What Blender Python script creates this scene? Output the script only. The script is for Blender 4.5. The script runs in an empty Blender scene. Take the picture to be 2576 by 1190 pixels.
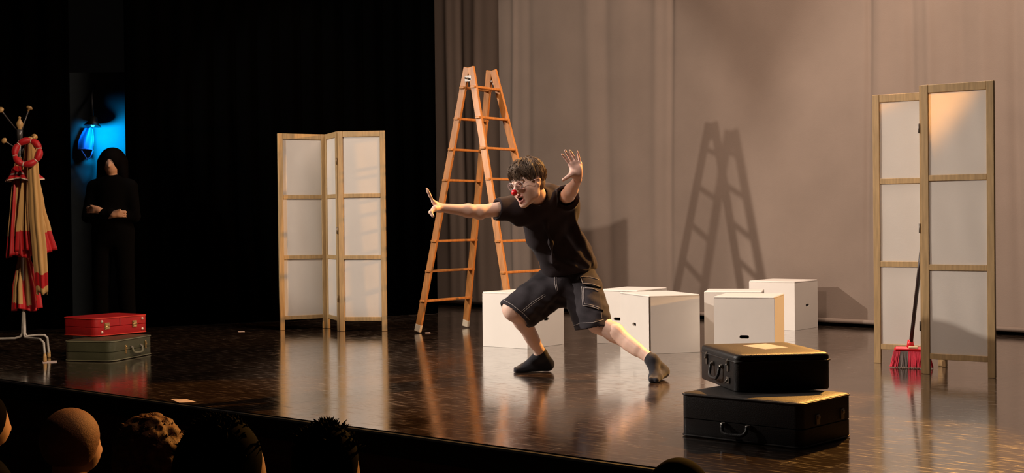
import bpy, math, random
import numpy as np
from mathutils import Vector, Matrix
from mathutils.bvhtree import BVHTree
random.seed(7); RNG = np.random.default_rng(7)
SC = bpy.context.scene; COL = SC.collection
V = Vector
# ---------------------------------------------------------------- camera
FPX = 3418.0                       # focal length in pixels of a 2576 wide frame
PITCH = math.atan(42/FPX); ROLL = 0.0105
cF = V((0, math.cos(PITCH), -math.sin(PITCH))); cU0 = V((0, math.sin(PITCH), math.cos(PITCH))); cR0 = V((1, 0, 0))
cR = cR0*math.cos(ROLL) - cU0*math.sin(ROLL); cU = cR0*math.sin(ROLL) + cU0*math.cos(ROLL)
EYE = V((0, 0, 1.0))
cam = bpy.data.cameras.new('camera'); camo = bpy.data.objects.new('camera', cam); COL.objects.link(camo)
camo.matrix_world = Matrix(((cR.x, cU.x, -cF.x, 0), (cR.y, cU.y, -cF.y, 0), (cR.z, cU.z, -cF.z, 1.0), (0, 0, 0, 1)))
cam.sensor_width = 36; cam.lens = 36*FPX/2576; cam.clip_start = .05; cam.clip_end = 100
SC.camera = camo
# ---------------------------------------------------------------- world, exposure
w = bpy.data.worlds.new('dark_hall'); SC.world = w; w.use_nodes = True
w.node_tree.nodes['Background'].inputs[0].default_value = (.9, .75, .65, 1)
w.node_tree.nodes['Background'].inputs[1].default_value = .0012
SC.view_settings.view_transform = 'Standard'; SC.view_settings.look = 'None'
SC.view_settings.exposure = 0.18; SC.view_settings.gamma = 1.0; SC.view_settings.use_curve_mapping = False
# ---------------------------------------------------------------- stage lamps and added fill spots (all outside the frame)
def aim(o, tgt):
    d = V(tgt) - o.location; o.rotation_euler = d.to_track_quat('-Z', 'Y').to_euler()
def spot(name, loc, tgt, watts, col, deg, blend=.4, r=.06):
    l = bpy.data.lights.new(name, 'SPOT'); o = bpy.data.objects.new(name, l); COL.objects.link(o)
    o.location = loc; l.energy = watts; l.color = col; l.spot_size = math.radians(deg); l.spot_blend = blend; l.shadow_soft_size = r
    aim(o, tgt); return o
def area(name, loc, tgt, watts, col, sx, sy, spread=180):
    l = bpy.data.lights.new(name, 'AREA'); o = bpy.data.objects.new(name, l); COL.objects.link(o)
    l.shape = 'RECTANGLE'; l.size = sx; l.size_y = sy; l.energy = watts; l.color = col; l.spread = math.radians(spread)
    o.location = loc; aim(o, tgt); return o
spot('left_boom_spot', (-5.4, 9.1, 3.35), (2.4, 9.2, .95), 1650, (1, .88, .78), 55, .3, .05)
spot('left_boom_upstage_spot', (-5.35, 9.15, 3.3), (-.9, 13.45, 1.65), 900, (1, .88, .78), 39, .3, .05)
spot('upstage_amber_spot', (3.6, 10.6, 4.0), (1.42, 8.18, 2.35), 2500, (1, .45, .09), 52, .12, .06)
spot('right_amber_spot', (5.0, 9.4, 2.6), (-.1, 11.46, 1.85), 1000, (1, .45, .09), 34, .25, .06)
spot('box_amber_fill_spot', (5.0, 9.4, 1.0), (1.95, 9.85, .22), 260, (1, .50, .13), 13, .3, .05)  # added narrow fill, only to turn the cream box's right side amber
spot('front_left_spot', (-3.0, 4.3, 6.0), (1.4, 10.6, .2), 850, (1, .81, .70), 44, .6, .2)
spot('front_side_spot', (2.6, 2.0, 5.8), (-3.62, 9.85, .75), 1900, (1, .74, .52), 13, .3, .12)
spot('audience_fill_spot', (1.6, 7.4, 5.0), (-1.42, 4.62, .3), 330, (1, .55, .28), 12, .7, .15)  # added warm fill that lifts the left audience heads, no actual fixture
area('backdrop_wash', (2.2, 9.2, 5.7), (2.9, 12.7, .1), 260, (1, .77, .63), 5, .6, 150)
# ---------------------------------------------------------------- helpers
def P(px, py, d):                  # the point at distance d in front of the lens seen at that place in the photograph
    r = cF*FPX + cR*(px-1288) + cU*(595-py); return EYE + r*(d/r.y)
def G(px, py, z=0.0):              # the point of the horizontal plane z seen there
    r = cF*FPX + cR*(px-1288) + cU*(595-py); return EYE + r*((z-1.0)/r.z)
S_DIR = V((.717, -.697, 0)).normalized(); T_DIR = V((-S_DIR.y, S_DIR.x, 0))   # along the backdrop, upstage
SROT = math.atan2(S_DIR.y, S_DIR.x)

class MB:
    def __init__(s): s.v = []; s.f = []; s.m = []; s.cur = 0; s.smooth = []
    def add(s, vs, fs, smooth=False):
        b = len(s.v); s.v += [tuple(v) for v in vs]
        for f in fs: s.f.append([b+i for i in f]); s.m.append(s.cur); s.smooth.append(smooth)
        return s
    def box(s, c, d, rot=None, bev=0.0):
        hx, hy, hz = d[0]/2, d[1]/2, d[2]/2; c = V(c)
        if bev <= 0:
            vs = [V((x, y, z)) for z in (-hz, hz) for y in (-hy, hy) for x in (-hx, hx)]
            fs = [(0, 2, 3, 1), (4, 5, 7, 6), (0, 1, 5, 4), (2, 6, 7, 3), (0, 4, 6, 2), (1, 3, 7, 5)]
        else:
            bev = min(bev, hx*.9, hy*.9, hz*.9); vs = []; key = {}
            for ix in (-1, 1):
                for iy in (-1, 1):
                    for iz in (-1, 1):
                        for a in range(3):
                            p = [ix*(hx-bev), iy*(hy-bev), iz*(hz-bev)]
                            p[a] = (ix*hx, iy*hy, iz*hz)[a]; key[(ix, iy, iz, a)] = len(vs); vs.append(V(p))
            fs = []
            def q(ids, n):
                p = [vs[i] for i in ids]; cc = sum(p, V())/len(p)
                p0 = (p[0]-cc); n = V(n).normalized(); a1 = p0.normalized(); b1 = n.cross(a1)
                ids = sorted(ids, key=lambda i: math.atan2((vs[i]-cc).dot(b1), (vs[i]-cc).dot(a1))); fs.append(tuple(ids))
            for a in range(3):
                for sg in (-1, 1):
                    n = [0, 0, 0]; n[a] = sg
                    q([key[k] for k in key if k[3] == a and k[a] == sg], n)
                    b, c2 = (a+1) % 3, (a+2) % 3
                    for sb in (-1, 1):
                        if True:
                            n2 = [0, 0, 0]; n2[a] = sg; n2[b] = sb
                            q([key[k] for k in key if k[a] == sg and k[b] == sb and k[3] in (a, b)], n2)
            for ix in (-1, 1):
                for iy in (-1, 1):
                    for iz in (-1, 1): q([key[(ix, iy, iz, a)] for a in range(3)], (ix, iy, iz))
        if rot is not None: vs = [rot @ v for v in vs]
        return s.add([v+c for v in vs], fs)
    def beam(s, a, b, wd, th, up=(0, 0, 1), bev=0.0, ext=0.0):     # rectangular bar from a to b, wd across, th along "up"
        a = V(a); b = V(b); x = (b-a).normalized(); y = V(up).cross(x).normalized(); z = x.cross(y)
        rot = Matrix((x, y, z)).transposed()
        return s.box((a+b)/2, ((b-a).length+2*ext, wd, th), rot, bev)
    def tube(s, pts, r, n=10, closed=False, caps=True, flat=None):
        pts = [V(p) for p in pts]; N = len(pts); rs = r if isinstance(r, (list, tuple)) else [r]*N
        vs = []; fs = []; prev = None
        for i, p in enumerate(pts):
            if closed: t = pts[(i+1) % N]-pts[i-1]
            else: t = pts[min(i+1, N-1)]-pts[max(i-1, 0)]
            if t.length < 1e-9: t = V((0, 0, 1))
            t.normalize()
            if prev is None:
                u = t.cross(V((0, 0, 1))); u = t.cross(V((1, 0, 0))) if u.length < .2 else u
            else: u = prev - t*prev.dot(t)
            u.normalize(); prev = u; w_ = t.cross(u)
            for k in range(n):
                a = 2*math.pi*k/n; fu, fw = (1, 1) if flat is None else flat
                vs.append(p+(u*math.cos(a)*fu+w_*math.sin(a)*fw)*rs[i])
        for i in range(N if closed else N-1):
            j = (i+1) % N
            for k in range(n): fs.append((i*n+k, i*n+(k+1) % n, j*n+(k+1) % n, j*n+k))
        if caps and not closed: fs.append(tuple(range(n-1, -1, -1))); fs.append(tuple((N-1)*n+k for k in range(n)))
        return s.add(vs, fs, True)
    def lathe(s, prof, c=(0, 0, 0), n=24, axis=None):
        c = V(c); q = V((0, 0, 1)).rotation_difference(V(axis)) if axis is not None else None
        vs = []; fs = []
        for r, z in prof:
            for k in range(n):
                a = 2*math.pi*k/n; p = V((r*math.cos(a), r*math.sin(a), z))
                if q: p = q @ p
                vs.append(c+p)
        for i in range(len(prof)-1):
            for k in range(n): fs.append((i*n+k, i*n+(k+1) % n, (i+1)*n+(k+1) % n, (i+1)*n+k))
        fs.append(tuple(range(n-1, -1, -1))); fs.append(tuple((len(prof)-1)*n+k for k in range(n)))
        return s.add(vs, fs, True)
    def ball(s, c, r, n=16, sc=(1, 1, 1)):
        c = V(c); vs = []; fs = []; m = n//2
        for i in range(m+1):
            th = math.pi*i/m
            for k in range(n):
                a = 2*math.pi*k/n
                vs.append(c+V((r*sc[0]*math.sin(th)*math.cos(a), r*sc[1]*math.sin(th)*math.sin(a), r*sc[2]*math.cos(th))))
        for i in range(m):
            for k in range(n): fs.append((i*n+k, (i+1)*n+k, (i+1)*n+(k+1) % n, i*n+(k+1) % n))
        return s.add(vs, fs, True)

def empty(name, loc=(0, 0, 0), rz=0.0):
    o = bpy.data.objects.new(name, None); COL.objects.link(o); o.location = loc; o.rotation_euler = (0, 0, rz); o.empty_display_size = .1
    return o
def tag(o, label=None, cat=None, group=None, kind=None):
    for k, v_ in (('label', label), ('category', cat), ('group', group), ('kind', kind)):
        if v_: o[k] = v_
    return o
def clean(me):
    import bmesh
    bm = bmesh.new(); bm.from_mesh(me); bmesh.ops.recalc_face_normals(bm, faces=bm.faces); bm.to_mesh(me); bm.free()
def build(name, mb, mats, parent=None, world=False, loc=None, rz=0.0, label=None, recalc=True, root=None):
    me = bpy.data.meshes.new(name); off = root.location if root else (parent.location if (parent and world) else V((0, 0, 0)))
    me.from_pydata([tuple(V(v)-off) for v in mb.v], [], mb.f)
    if not isinstance(mats, (list, tuple)): mats = [mats]
    for m in mats: me.materials.append(m)
    for p, mi, sm in zip(me.polygons, mb.m, mb.smooth): p.material_index = min(mi, len(mats)-1); p.use_smooth = sm
    if recalc: clean(me)
    me.update(); o = bpy.data.objects.new(name, me); COL.objects.link(o)
    if parent: o.parent = parent
    if loc is not None: o.location = loc
    o.rotation_euler = (0, 0, rz)
    if label: o['label'] = label
    return o
def copy_tree(o, parent=None):
    c = o.copy(); COL.objects.link(c); c.parent = parent
    for ch in [x for x in COL.objects if x.parent == o]: copy_tree(ch, c)
    return c

# ---------------------------------------------------------------- smooth solids sampled on a grid (bodies, clothes)
class Vol:
    def __init__(s, lo, hi, h):
        s.lo = np.array(lo, float); s.h = h; s.n = np.ceil((np.array(hi)-s.lo)/h).astype(int)+1
        s.a = np.full(s.n, .2, np.float32)
    def _sub(s, lo, hi, pad):
        i0 = np.maximum(np.floor((np.array(lo)-pad-s.lo)/s.h).astype(int), 0); i1 = np.minimum(np.ceil((np.array(hi)+pad-s.lo)/s.h).astype(int)+1, s.n)
        if (i1 <= i0).any(): return None, None
        ax = [s.lo[k]+s.h*np.arange(i0[k], i1[k]) for k in range(3)]
        g = np.stack(np.meshgrid(*ax, indexing='ij'), -1).astype(np.float32)
        return tuple(slice(i0[k], i1[k]) for k in range(3)), g
    def _comb(s, sl, d, k, mode):
        a = s.a[sl]
        if mode == 'sub': d = -d
        if mode == 'add':
            if k > 0: h = np.clip(.5+.5*(a-d)/k, 0, 1); r = a*(1-h)+d*h-k*h*(1-h)
            else: r = np.minimum(a, d)
        else:
            if k > 0: h = np.clip(.5-.5*(a-d)/k, 0, 1); r = a*(1-h)+d*h+k*h*(1-h)
            else: r = np.maximum(a, d)
        s.a[sl] = r
    def cone(s, a, b, ra, rb, k=.02, flat=None, mode='add', onion=None):
        a = np.array(a, float); b = np.array(b, float); R = max(ra, rb)*(1 if flat is None else max(1, 1/flat[1])); pad = R+k+.012
        sl, g = s._sub(np.minimum(a, b), np.maximum(a, b), pad)
        if sl is None: return s
        p = g-a; ab = b-a; L2 = (ab**2).sum(); t = np.clip((p*ab).sum(-1)/max(L2, 1e-12), 0, 1)
        q = p-t[..., None]*ab
        if flat is not None:
            n = np.array(flat[0], float); n /= np.linalg.norm(n); c = (q*n).sum(-1); q = q+(c*(flat[1]-1))[..., None]*n
        d = np.sqrt((q**2).sum(-1))-(ra+(rb-ra)*t)
        if flat is not None: d = d/max(1, flat[1])**.5
        s._comb(sl, d.astype(np.float32), k, mode); return s
    def ell(s, c, r, k=.01, rot=None, mode='add'):
        c = np.array(c, float); r = np.array(r, float); R = r.max(); sl, g = s._sub(c, c, R+k+.012)
        if sl is None: return s
        p = g-c
        if rot is not None: p = p @ np.array(rot)          # rot columns = local axes in world
        k0 = np.sqrt(((p/r)**2).sum(-1)); k1 = np.sqrt(((p/r**2)**2).sum(-1))+1e-9
        s._comb(sl, (k0*(k0-1)/k1).astype(np.float32), k, mode); return s
    def halfspace(s, p0, n, lo=None, hi=None):              # removes everything on the n side
        p0 = np.array(p0, float); n = np.array(n, float); n /= np.linalg.norm(n)
        sl, g = s._sub(s.lo if lo is None else lo, s.lo+s.h*s.n if hi is None else hi, 0)
        s.a[sl] = np.maximum(s.a[sl], ((g-p0)*n).sum(-1)); return s
    def warp(s, fn):
        sl, g = s._sub(s.lo, s.lo+s.h*s.n, 0); m = np.abs(s.a[sl]) < .08
        q = s.a[sl]; q[m] += fn(g[m]).astype(np.float32); s.a[sl] = q; return s
    def mesh(s):
        a = s.a; S = a < 0; nx, ny, nz = a.shape
        cnt = np.zeros((nx-1, ny-1, nz-1), np.uint8)
        for dx in (0, 1):
            for dy in (0, 1):
                for dz in (0, 1): cnt += S[dx:nx-1+dx, dy:ny-1+dy, dz:nz-1+dz]
        I = np.argwhere((cnt > 0) & (cnt < 8)); flat = (I[:, 0]*(ny-1)+I[:, 1])*(nz-1)+I[:, 2]
        val = {}
        for dx in (0, 1):
            for dy in (0, 1):
                for dz in (0, 1): val[(dx, dy, dz)] = a[I[:, 0]+dx, I[:, 1]+dy, I[:, 2]+dz].astype(float)
        acc = np.zeros((len(I), 3)); num = np.zeros(len(I))
        for c0 in val:
            for ax in range(3):
                if c0[ax] == 0:
                    c1 = list(c0); c1[ax] = 1; c1 = tuple(c1); v0, v1 = val[c0], val[c1]; m = (v0 < 0) != (v1 < 0)
                    t = np.where(m, v0/np.where(m, v0-v1, 1), 0)
                    p = np.array(c0, float)[None, :].repeat(len(I), 0); p[:, ax] += t
                    acc[m] += p[m]; num[m] += 1
        verts = s.lo+s.h*(I+acc/num[:, None]); quads = []
        for ax in range(3):
            b, c = (ax+1) % 3, (ax+2) % 3
            sl0 = [slice(None)]*3; sl1 = [slice(None)]*3; sl0[ax] = slice(0, -1); sl1[ax] = slice(1, None)
            s0, s1 = S[tuple(sl0)], S[tuple(sl1)]
            E = np.argwhere(s0 != s1); E = E[(E[:, b] > 0) & (E[:, c] > 0) & (E[:, b] < a.shape[b]-1) & (E[:, c] < a.shape[c]-1)]
            ins = s0[E[:, 0], E[:, 1], E[:, 2]]; Q = []
            for db, dc in ((-1, -1), (0, -1), (0, 0), (-1, 0)):
                C = E.copy(); C[:, b] += db; C[:, c] += dc
                Q.append(np.searchsorted(flat, (C[:, 0]*(ny-1)+C[:, 1])*(nz-1)+C[:, 2]))
            Q = np.stack(Q, 1); Q[~ins] = Q[~ins][:, ::-1]; quads.append(Q)
        return verts, np.concatenate(quads)
def smooth_verts(v, q, it=2, lam=.5):
    e = np.concatenate([q[:, [0, 1]], q[:, [1, 2]], q[:, [2, 3]], q[:, [3, 0]]])
    for _ in range(it):
        acc = np.zeros_like(v); n = np.zeros(len(v))
        np.add.at(acc, e[:, 0], v[e[:, 1]]); np.add.at(acc, e[:, 1], v[e[:, 0]]); np.add.at(n, e[:, 0], 1); np.add.at(n, e[:, 1], 1)
        v = v*(1-lam)+lam*acc/np.maximum(n, 1)[:, None]
    return v
def build_vol(name, vol, mat, parent, it=1, color=None, label=None, want_bvh=False):
    v, q = vol.mesh(); v = smooth_verts(v, q, it) if it else v
    off = np.array(parent.location) if parent else np.zeros(3); lv = v-off
    me = bpy.data.meshes.new(name); me.vertices.add(len(v)); me.vertices.foreach_set('co', lv.ravel().astype(np.float32))
    me.loops.add(q.size); me.loops.foreach_set('vertex_index', q.ravel().astype(np.int32))
    me.polygons.add(len(q)); me.polygons.foreach_set('loop_start', np.arange(0, q.size, 4, dtype=np.int32))
    try: me.polygons.foreach_set('loop_total', np.full(len(q), 4, np.int32))
    except Exception: pass
    me.polygons.foreach_set('use_smooth', np.ones(len(q), bool))
    me.materials.append(mat); me.update(calc_edges=True); me.validate()
    if color is not None:
        at = me.color_attributes.new('Col', 'FLOAT_COLOR', 'POINT'); c = color(v); at.data.foreach_set('color', c.ravel().astype(np.float32))
    o = bpy.data.objects.new(name, me); COL.objects.link(o)
    if parent: o.parent = parent
    if label: o['label'] = label
    if want_bvh: return o, BVHTree.FromPolygons([tuple(x) for x in v], [tuple(int(i) for i in x) for x in q])
    return o

# ---------------------------------------------------------------- materials
def nt(m): return m.node_tree.nodes, m.node_tree.links
def mat(name, col, rough=.6, metal=0.0, var=0.0, vscale=8.0, bump=0.0, bscale=60.0, stretch=None, spec=.5, sheen=0.0, sss=0.0, col2=None, trans=0.0, coord='Object', coat=0.0, attr=False):
    m = bpy.data.materials.new(name); m.use_nodes = True; N, L = nt(m); b = N['Principled BSDF']
    b.inputs['Base Color'].default_value = (*col, 1); b.inputs['Roughness'].default_value = rough; b.inputs['Metallic'].default_value = metal
    b.inputs['Specular IOR Level'].default_value = spec
    if sheen: b.inputs['Sheen Weight'].default_value = sheen; b.inputs['Sheen Roughness'].default_value = .4
    if coat: b.inputs['Coat Weight'].default_value = coat; b.inputs['Coat Roughness'].default_value = .15
    if sss: b.inputs['Subsurface Weight'].default_value = sss; b.inputs['Subsurface Radius'].default_value = (.012, .004, .002); b.inputs['Subsurface Scale'].default_value = .6
    tc = N.new('ShaderNodeTexCoord'); mp = N.new('ShaderNodeMapping'); L.new(tc.outputs[coord], mp.inputs[0])
    if stretch: mp.inputs['Scale'].default_value = stretch
    if var or col2:
        no = N.new('ShaderNodeTexNoise'); no.inputs['Scale'].default_value = vscale; no.inputs['Detail'].default_value = 6; L.new(mp.outputs[0], no.inputs[0])
        mx = N.new('ShaderNodeMix'); mx.data_type = 'RGBA'; rp = N.new('ShaderNodeMapRange')
        rp.inputs['From Min'].default_value = .3; rp.inputs['From Max'].default_value = .7; L.new(no.outputs[0], rp.inputs[0]); L.new(rp.outputs[0], mx.inputs[0])
        c2 = col2 or tuple(max(0, c*(1-var)) for c in col); mx.inputs[6].default_value = (*c2, 1); mx.inputs[7].default_value = (*col, 1)
        L.new(mx.outputs[2], b.inputs['Base Color'])
    if attr:
        a = N.new('ShaderNodeAttribute'); a.attribute_name = 'Col'; L.new(a.outputs[0], b.inputs['Base Color'])
    if bump:
        nb = N.new('ShaderNodeTexNoise'); nb.inputs['Scale'].default_value = bscale; nb.inputs['Detail'].default_value = 4; L.new(mp.outputs[0], nb.inputs[0])
        bp = N.new('ShaderNodeBump'); bp.inputs['Strength'].default_value = bump; bp.inputs['Distance'].default_value = .004; L.new(nb.outputs[0], bp.inputs['Height']); L.new(bp.outputs[0], b.inputs['Normal'])
    if trans:
        tr = N.new('ShaderNodeBsdfTranslucent'); tr.inputs[0].default_value = (*col, 1); ms = N.new('ShaderNodeMixShader'); ms.inputs[0].default_value = trans
        out = N['Material Output']; L.new(b.outputs[0], ms.inputs[1]); L.new(tr.outputs[0], ms.inputs[2]); L.new(ms.outputs[0], out.inputs[0])
    return m
M = {}
M['black_cloth'] = mat('black velour', (.0007, .0007, .0007), 1.0, spec=0.0)
M['cyc'] = mat('canvas backdrop', (.235, .178, .140), .9, var=.12, vscale=2.0, bump=.25, bscale=140, spec=.15)
M['screen_wood'] = mat('screen pine', (.50, .33, .15), .5, var=.3, vscale=10, stretch=(6, 6, .6), bump=.1)
M['screen_cloth'] = mat('screen cloth', (.86, .81, .74), .9, var=.05, vscale=3, bump=.15, bscale=200, trans=.38, spec=.1)
M['ladder_wood'] = mat('ladder beech', (.52, .21, .05), .45, var=.35, vscale=9, stretch=(5, 5, .7), bump=.1)
M['ladder_foot'] = mat('pale plastic foot', (.62, .52, .38), .5)
M['metal'] = mat('grey metal', (.22, .20, .18), .45, .8)
M['box_white'] = mat('white painted board', (.80, .74, .66), .55, var=.05, vscale=4, bump=.05, bscale=30)
M['hole'] = mat('dark inside', (.006, .005, .004), .9)
M['case_black'] = mat('black leatherette', (.028, .025, .024), .40, bump=.35, bscale=220, var=.3, vscale=12)
M['case_rim'] = mat('worn black rim', (.05, .045, .043), .35, bump=.2)
M['case_metal'] = mat('dull steel', (.5, .47, .42), .35, 1.0, var=.3)
M['case_red'] = mat('red fibre board', (.50, .016, .018), .42, bump=.3, bscale=180, var=.15)
M['case_red_rim'] = mat('red piping', (.72, .06, .035), .4)
M['case_green'] = mat('olive vinyl', (.085, .088, .050), .38, bump=.3, bscale=180, var=.2)
M['case_green_rim'] = mat('olive piping', (.20, .19, .12), .38)
M['brass'] = mat('brass', (.78, .55, .25), .35, 1.0)
M['stud'] = mat('pale stud', (.85, .62, .50), .3, .4)
M['paper'] = mat('paper', (.78, .62, .55), .8, var=.2, vscale=30)
M['broom_red'] = mat('red bristles', (.80, .03, .07), .6, var=.4, vscale=60, stretch=(1, 1, .15))
M['broom_plastic'] = mat('red plastic', (.80, .02, .03), .35)
M['broom_grey'] = mat('grey bristles', (.22, .17, .15), .7, var=.4, vscale=60, stretch=(1, 1, .15))
M['broom_cream'] = mat('cream plastic', (.85, .6, .35), .4)
M['broom_stick'] = mat('dark stick', (.020, .009, .007), .35)
M['tube_white'] = mat('white enamelled tube', (.62, .58, .52), .35, var=.3, vscale=20)
M['stand_dark'] = mat('grey tube', (.14, .13, .13), .35, .6)
M['knob_wood'] = mat('turned beech', (.62, .38, .15), .4, var=.2)
M['cream'] = mat('cream cotton', (.72, .43, .16), .85, var=.2, vscale=6, stretch=(4, 4, .5), bump=.2, bscale=120, sheen=.2)
M['red'] = mat('red satin', (.62, .010, .016), .5, var=.3, vscale=8, sheen=.2)
M['white_trim'] = mat('white cord', (.80, .62, .50), .7)
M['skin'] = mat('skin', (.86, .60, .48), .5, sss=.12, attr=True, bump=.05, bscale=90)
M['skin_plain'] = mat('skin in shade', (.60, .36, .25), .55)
M['hair'] = mat('brown hair', (.22, .155, .105), .5, col2=(.06, .036, .022), vscale=45, stretch=(1, 1, .4), spec=.45)
M['hair_dark'] = mat('dark hair', (.003, .0022, .002), .8, spec=.02)
M['hair_blond'] = mat('curly fair hair', (.36, .17, .06), .7, col2=(.12, .05, .02), vscale=60, bump=.5, bscale=120)
M['hair_grey'] = mat('cropped hair', (.30, .15, .09), .7, var=.3, vscale=90, bump=.4, bscale=300)
M['shirt'] = mat('faded black jersey', (.034, .026, .029), .95, var=.25, vscale=5, sheen=.08, bump=.15, bscale=300, spec=.12)
M['denim'] = mat('black denim', (.036, .031, .036), .8, var=.35, vscale=14, bump=.3, bscale=260, sheen=.08, spec=.15)
M['stitch'] = mat('pale stitching', (.42, .38, .36), .8)
M['sock'] = mat('black ribbed sock', (.010, .009, .014), .9, sheen=.3, bump=.3, bscale=300)
M['nose'] = mat('red foam nose', (.75, .004, .012), .35, coat=.4)
M['eye_white'] = mat('eye white', (.75, .70, .66), .25)
M['iris'] = mat('dark iris', (.03, .015, .01), .2)
M['wire'] = mat('clear glasses frame', (.62, .50, .48), .25, .4)
M['mouth'] = mat('mouth inside', (.10, .008, .008), .4)
M['teeth'] = mat('teeth', (.75, .70, .62), .3)
M['dark_clothes'] = mat('dark clothes', (.0015, .0015, .0018), .95, spec=.08)
M['seat'] = mat('dark red plush', (.020, .004, .004), .9)
M['seat_wood'] = mat('dark seat wood', (.02, .010, .006), .5)
M['fascia'] = mat('stained fascia boards', (.10, .022, .010), .6, var=.4, vscale=5, stretch=(.3, .3, 4))
M['edge_black'] = mat('black stage edging', (.004, .0035, .003), .7)
M['aud_floor'] = mat('dark carpet', (.01, .006, .005), .95)
M['wing_wall'] = mat('grey wing flat', (.07, .085, .09), .9, var=.15, spec=.1)
M['wing_cloth'] = mat('blue grey hanging cloth', (.05, .07, .22), .8)
M['lamp_black'] = mat('black lamp housing', (.004, .004, .004), .5)
g = bpy.data.materials.new('thin lens'); g.use_nodes = True; N, L = nt(g)
gt = N.new('ShaderNodeBsdfTransparent'); gt.inputs[0].default_value = (.97, .94, .95, 1); gg = N.new('ShaderNodeBsdfGlossy'); gg.inputs['Roughness'].default_value = .05
gf = N.new('ShaderNodeFresnel'); gf.inputs[0].default_value = 1.18; gx = N.new('ShaderNodeMixShader'); L.new(gf.outputs[0], gx.inputs[0]); L.new(gt.outputs[0], gx.inputs[1]); L.new(gg.outputs[0], gx.inputs[2]); L.new(gx.outputs[0], N['Material Output'].inputs[0])
M['glass'] = g
# stage floor: dark lacquered planks running upstage (local y), 0.19 m wide
def floor_mat():
    m = bpy.data.materials.new('lacquered stage planks'); m.use_nodes = True; N, L = nt(m); b = N['Principled BSDF']
    tc = N.new('ShaderNodeTexCoord'); sp = N.new('ShaderNodeSeparateXYZ'); L.new(tc.outputs['Object'], sp.inputs[0])
    def mth(op, a, b_=None, c=None):
        n = N.new('ShaderNodeMath'); n.operation = op
        for i, x in enumerate((a, b_, c)):
            if x is None: continue
            if isinstance(x, (int, float)): n.inputs[i].default_value = x
            else: L.new(x, n.inputs[i])
        return n.outputs[0]
    wob = N.new('ShaderNodeTexNoise'); wob.inputs['Scale'].default_value = .8; L.new(tc.outputs['Object'], wob.inputs[0])
    xs = mth('ADD', sp.outputs[0], mth('MULTIPLY', mth('SUBTRACT', wob.outputs[0], .5), .012))
    u = mth('DIVIDE', xs, .19); idx = mth('FLOOR', u); fr = mth('FRACT', u)
    edge = mth('MINIMUM', fr, mth('SUBTRACT', 1.0, fr)); gap = mth('LESS_THAN', edge, .011)
    wn = N.new('ShaderNodeTexWhiteNoise'); wn.noise_dimensions = '1D'; L.new(idx, wn.inputs['W'])
    # long boards end at joints
    yj = mth('FRACT', mth('DIVIDE', mth('ADD', sp.outputs[1], mth('MULTIPLY', wn.outputs[0], 9.0)), 9.0)); joint = mth('LESS_THAN', yj, .0002)
    gap = mth('MAXIMUM', gap, joint)
    st = N.new('ShaderNodeMapping'); st.inputs['Scale'].default_value = (26, 1.6, 1); L.new(tc.outputs['Object'], st.inputs[0])
    gn = N.new('ShaderNodeTexNoise'); gn.inputs['Scale'].default_value = 1.6; gn.inputs['Detail'].default_value = 8; L.new(st.outputs[0], gn.inputs[0])
    cr = N.new('ShaderNodeValToRGB'); cr.color_ramp.elements[0].color = (.022, .013, .009, 1); cr.color_ramp.elements[1].color = (.075, .045, .028, 1)
    L.new(mth('ADD', mth('MULTIPLY', gn.outputs[0], .7), mth('MULTIPLY', wn.outputs[0], .3)), cr.inputs[0])
    mx = N.new('ShaderNodeMix'); mx.data_type = 'RGBA'; L.new(gap, mx.inputs[0]); L.new(cr.outputs[0], mx.inputs[6]); mx.inputs[7].default_value = (.003, .002, .0015, 1)
    # scuffs and scratches
    sm = N.new('ShaderNodeMapping'); sm.inputs['Scale'].default_value = (7, 55, 1); sm.inputs['Rotation'].default_value = (0, 0, .72); L.new(tc.outputs['Object'], sm.inputs[0])
    sn = N.new('ShaderNodeTexNoise'); sn.inputs['Scale'].default_value = 1.0; sn.inputs['Detail'].default_value = 5; L.new(sm.outputs[0], sn.inputs[0])
    big = N.new('ShaderNodeTexNoise'); big.inputs['Scale'].default_value = 1.3; big.inputs['Detail'].default_value = 3; L.new(tc.outputs['Object'], big.inputs[0])
    sc = N.new('ShaderNodeMapRange'); sc.inputs['From Min'].default_value = .52; sc.inputs['From Max'].default_value = .70; L.new(sn.outputs[0], sc.inputs[0])
    scf = mth('MULTIPLY', sc.outputs[0], .7)
    mx2 = N.new('ShaderNodeMix'); mx2.data_type = 'RGBA'; L.new(scf, mx2.inputs[0]); L.new(mx.outputs[2], mx2.inputs[6]); mx2.inputs[7].default_value = (.20, .145, .105, 1)
    L.new(mx2.outputs[2], b.inputs['Base Color'])
    r = mth('ADD', mth('MULTIPLY', big.outputs[0], .12), mth('ADD', mth('MULTIPLY', wn.outputs[0], .03), .05)); r = mth('ADD', r, mth('MULTIPLY', scf, .22)); r = mth('ADD', r, mth('MULTIPLY', gap, .04))
    L.new(r, b.inputs['Roughness']); b.inputs['Specular IOR Level'].default_value = .5; b.inputs['IOR'].default_value = 1.55; b.inputs['Coat Weight'].default_value = 1.0; b.inputs['Coat IOR'].default_value = 1.55; L.new(r, b.inputs['Coat Roughness'])
    bp = N.new('ShaderNodeBump'); bp.inputs['Strength'].default_value = .22; bp.inputs['Distance'].default_value = .0012
    hgt = mth('SUBTRACT', mth('ADD', mth('MULTIPLY', gn.outputs[0], .5), mth('MULTIPLY', sn.outputs[0], .35)), mth('MULTIPLY', gap, .5)); L.new(hgt, bp.inputs['Height']); L.new(bp.outputs[0], b.inputs['Normal']); L.new(bp.outputs[0], b.inputs['Coat Normal'])
    return m
M['floor'] = floor_mat()

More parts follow.
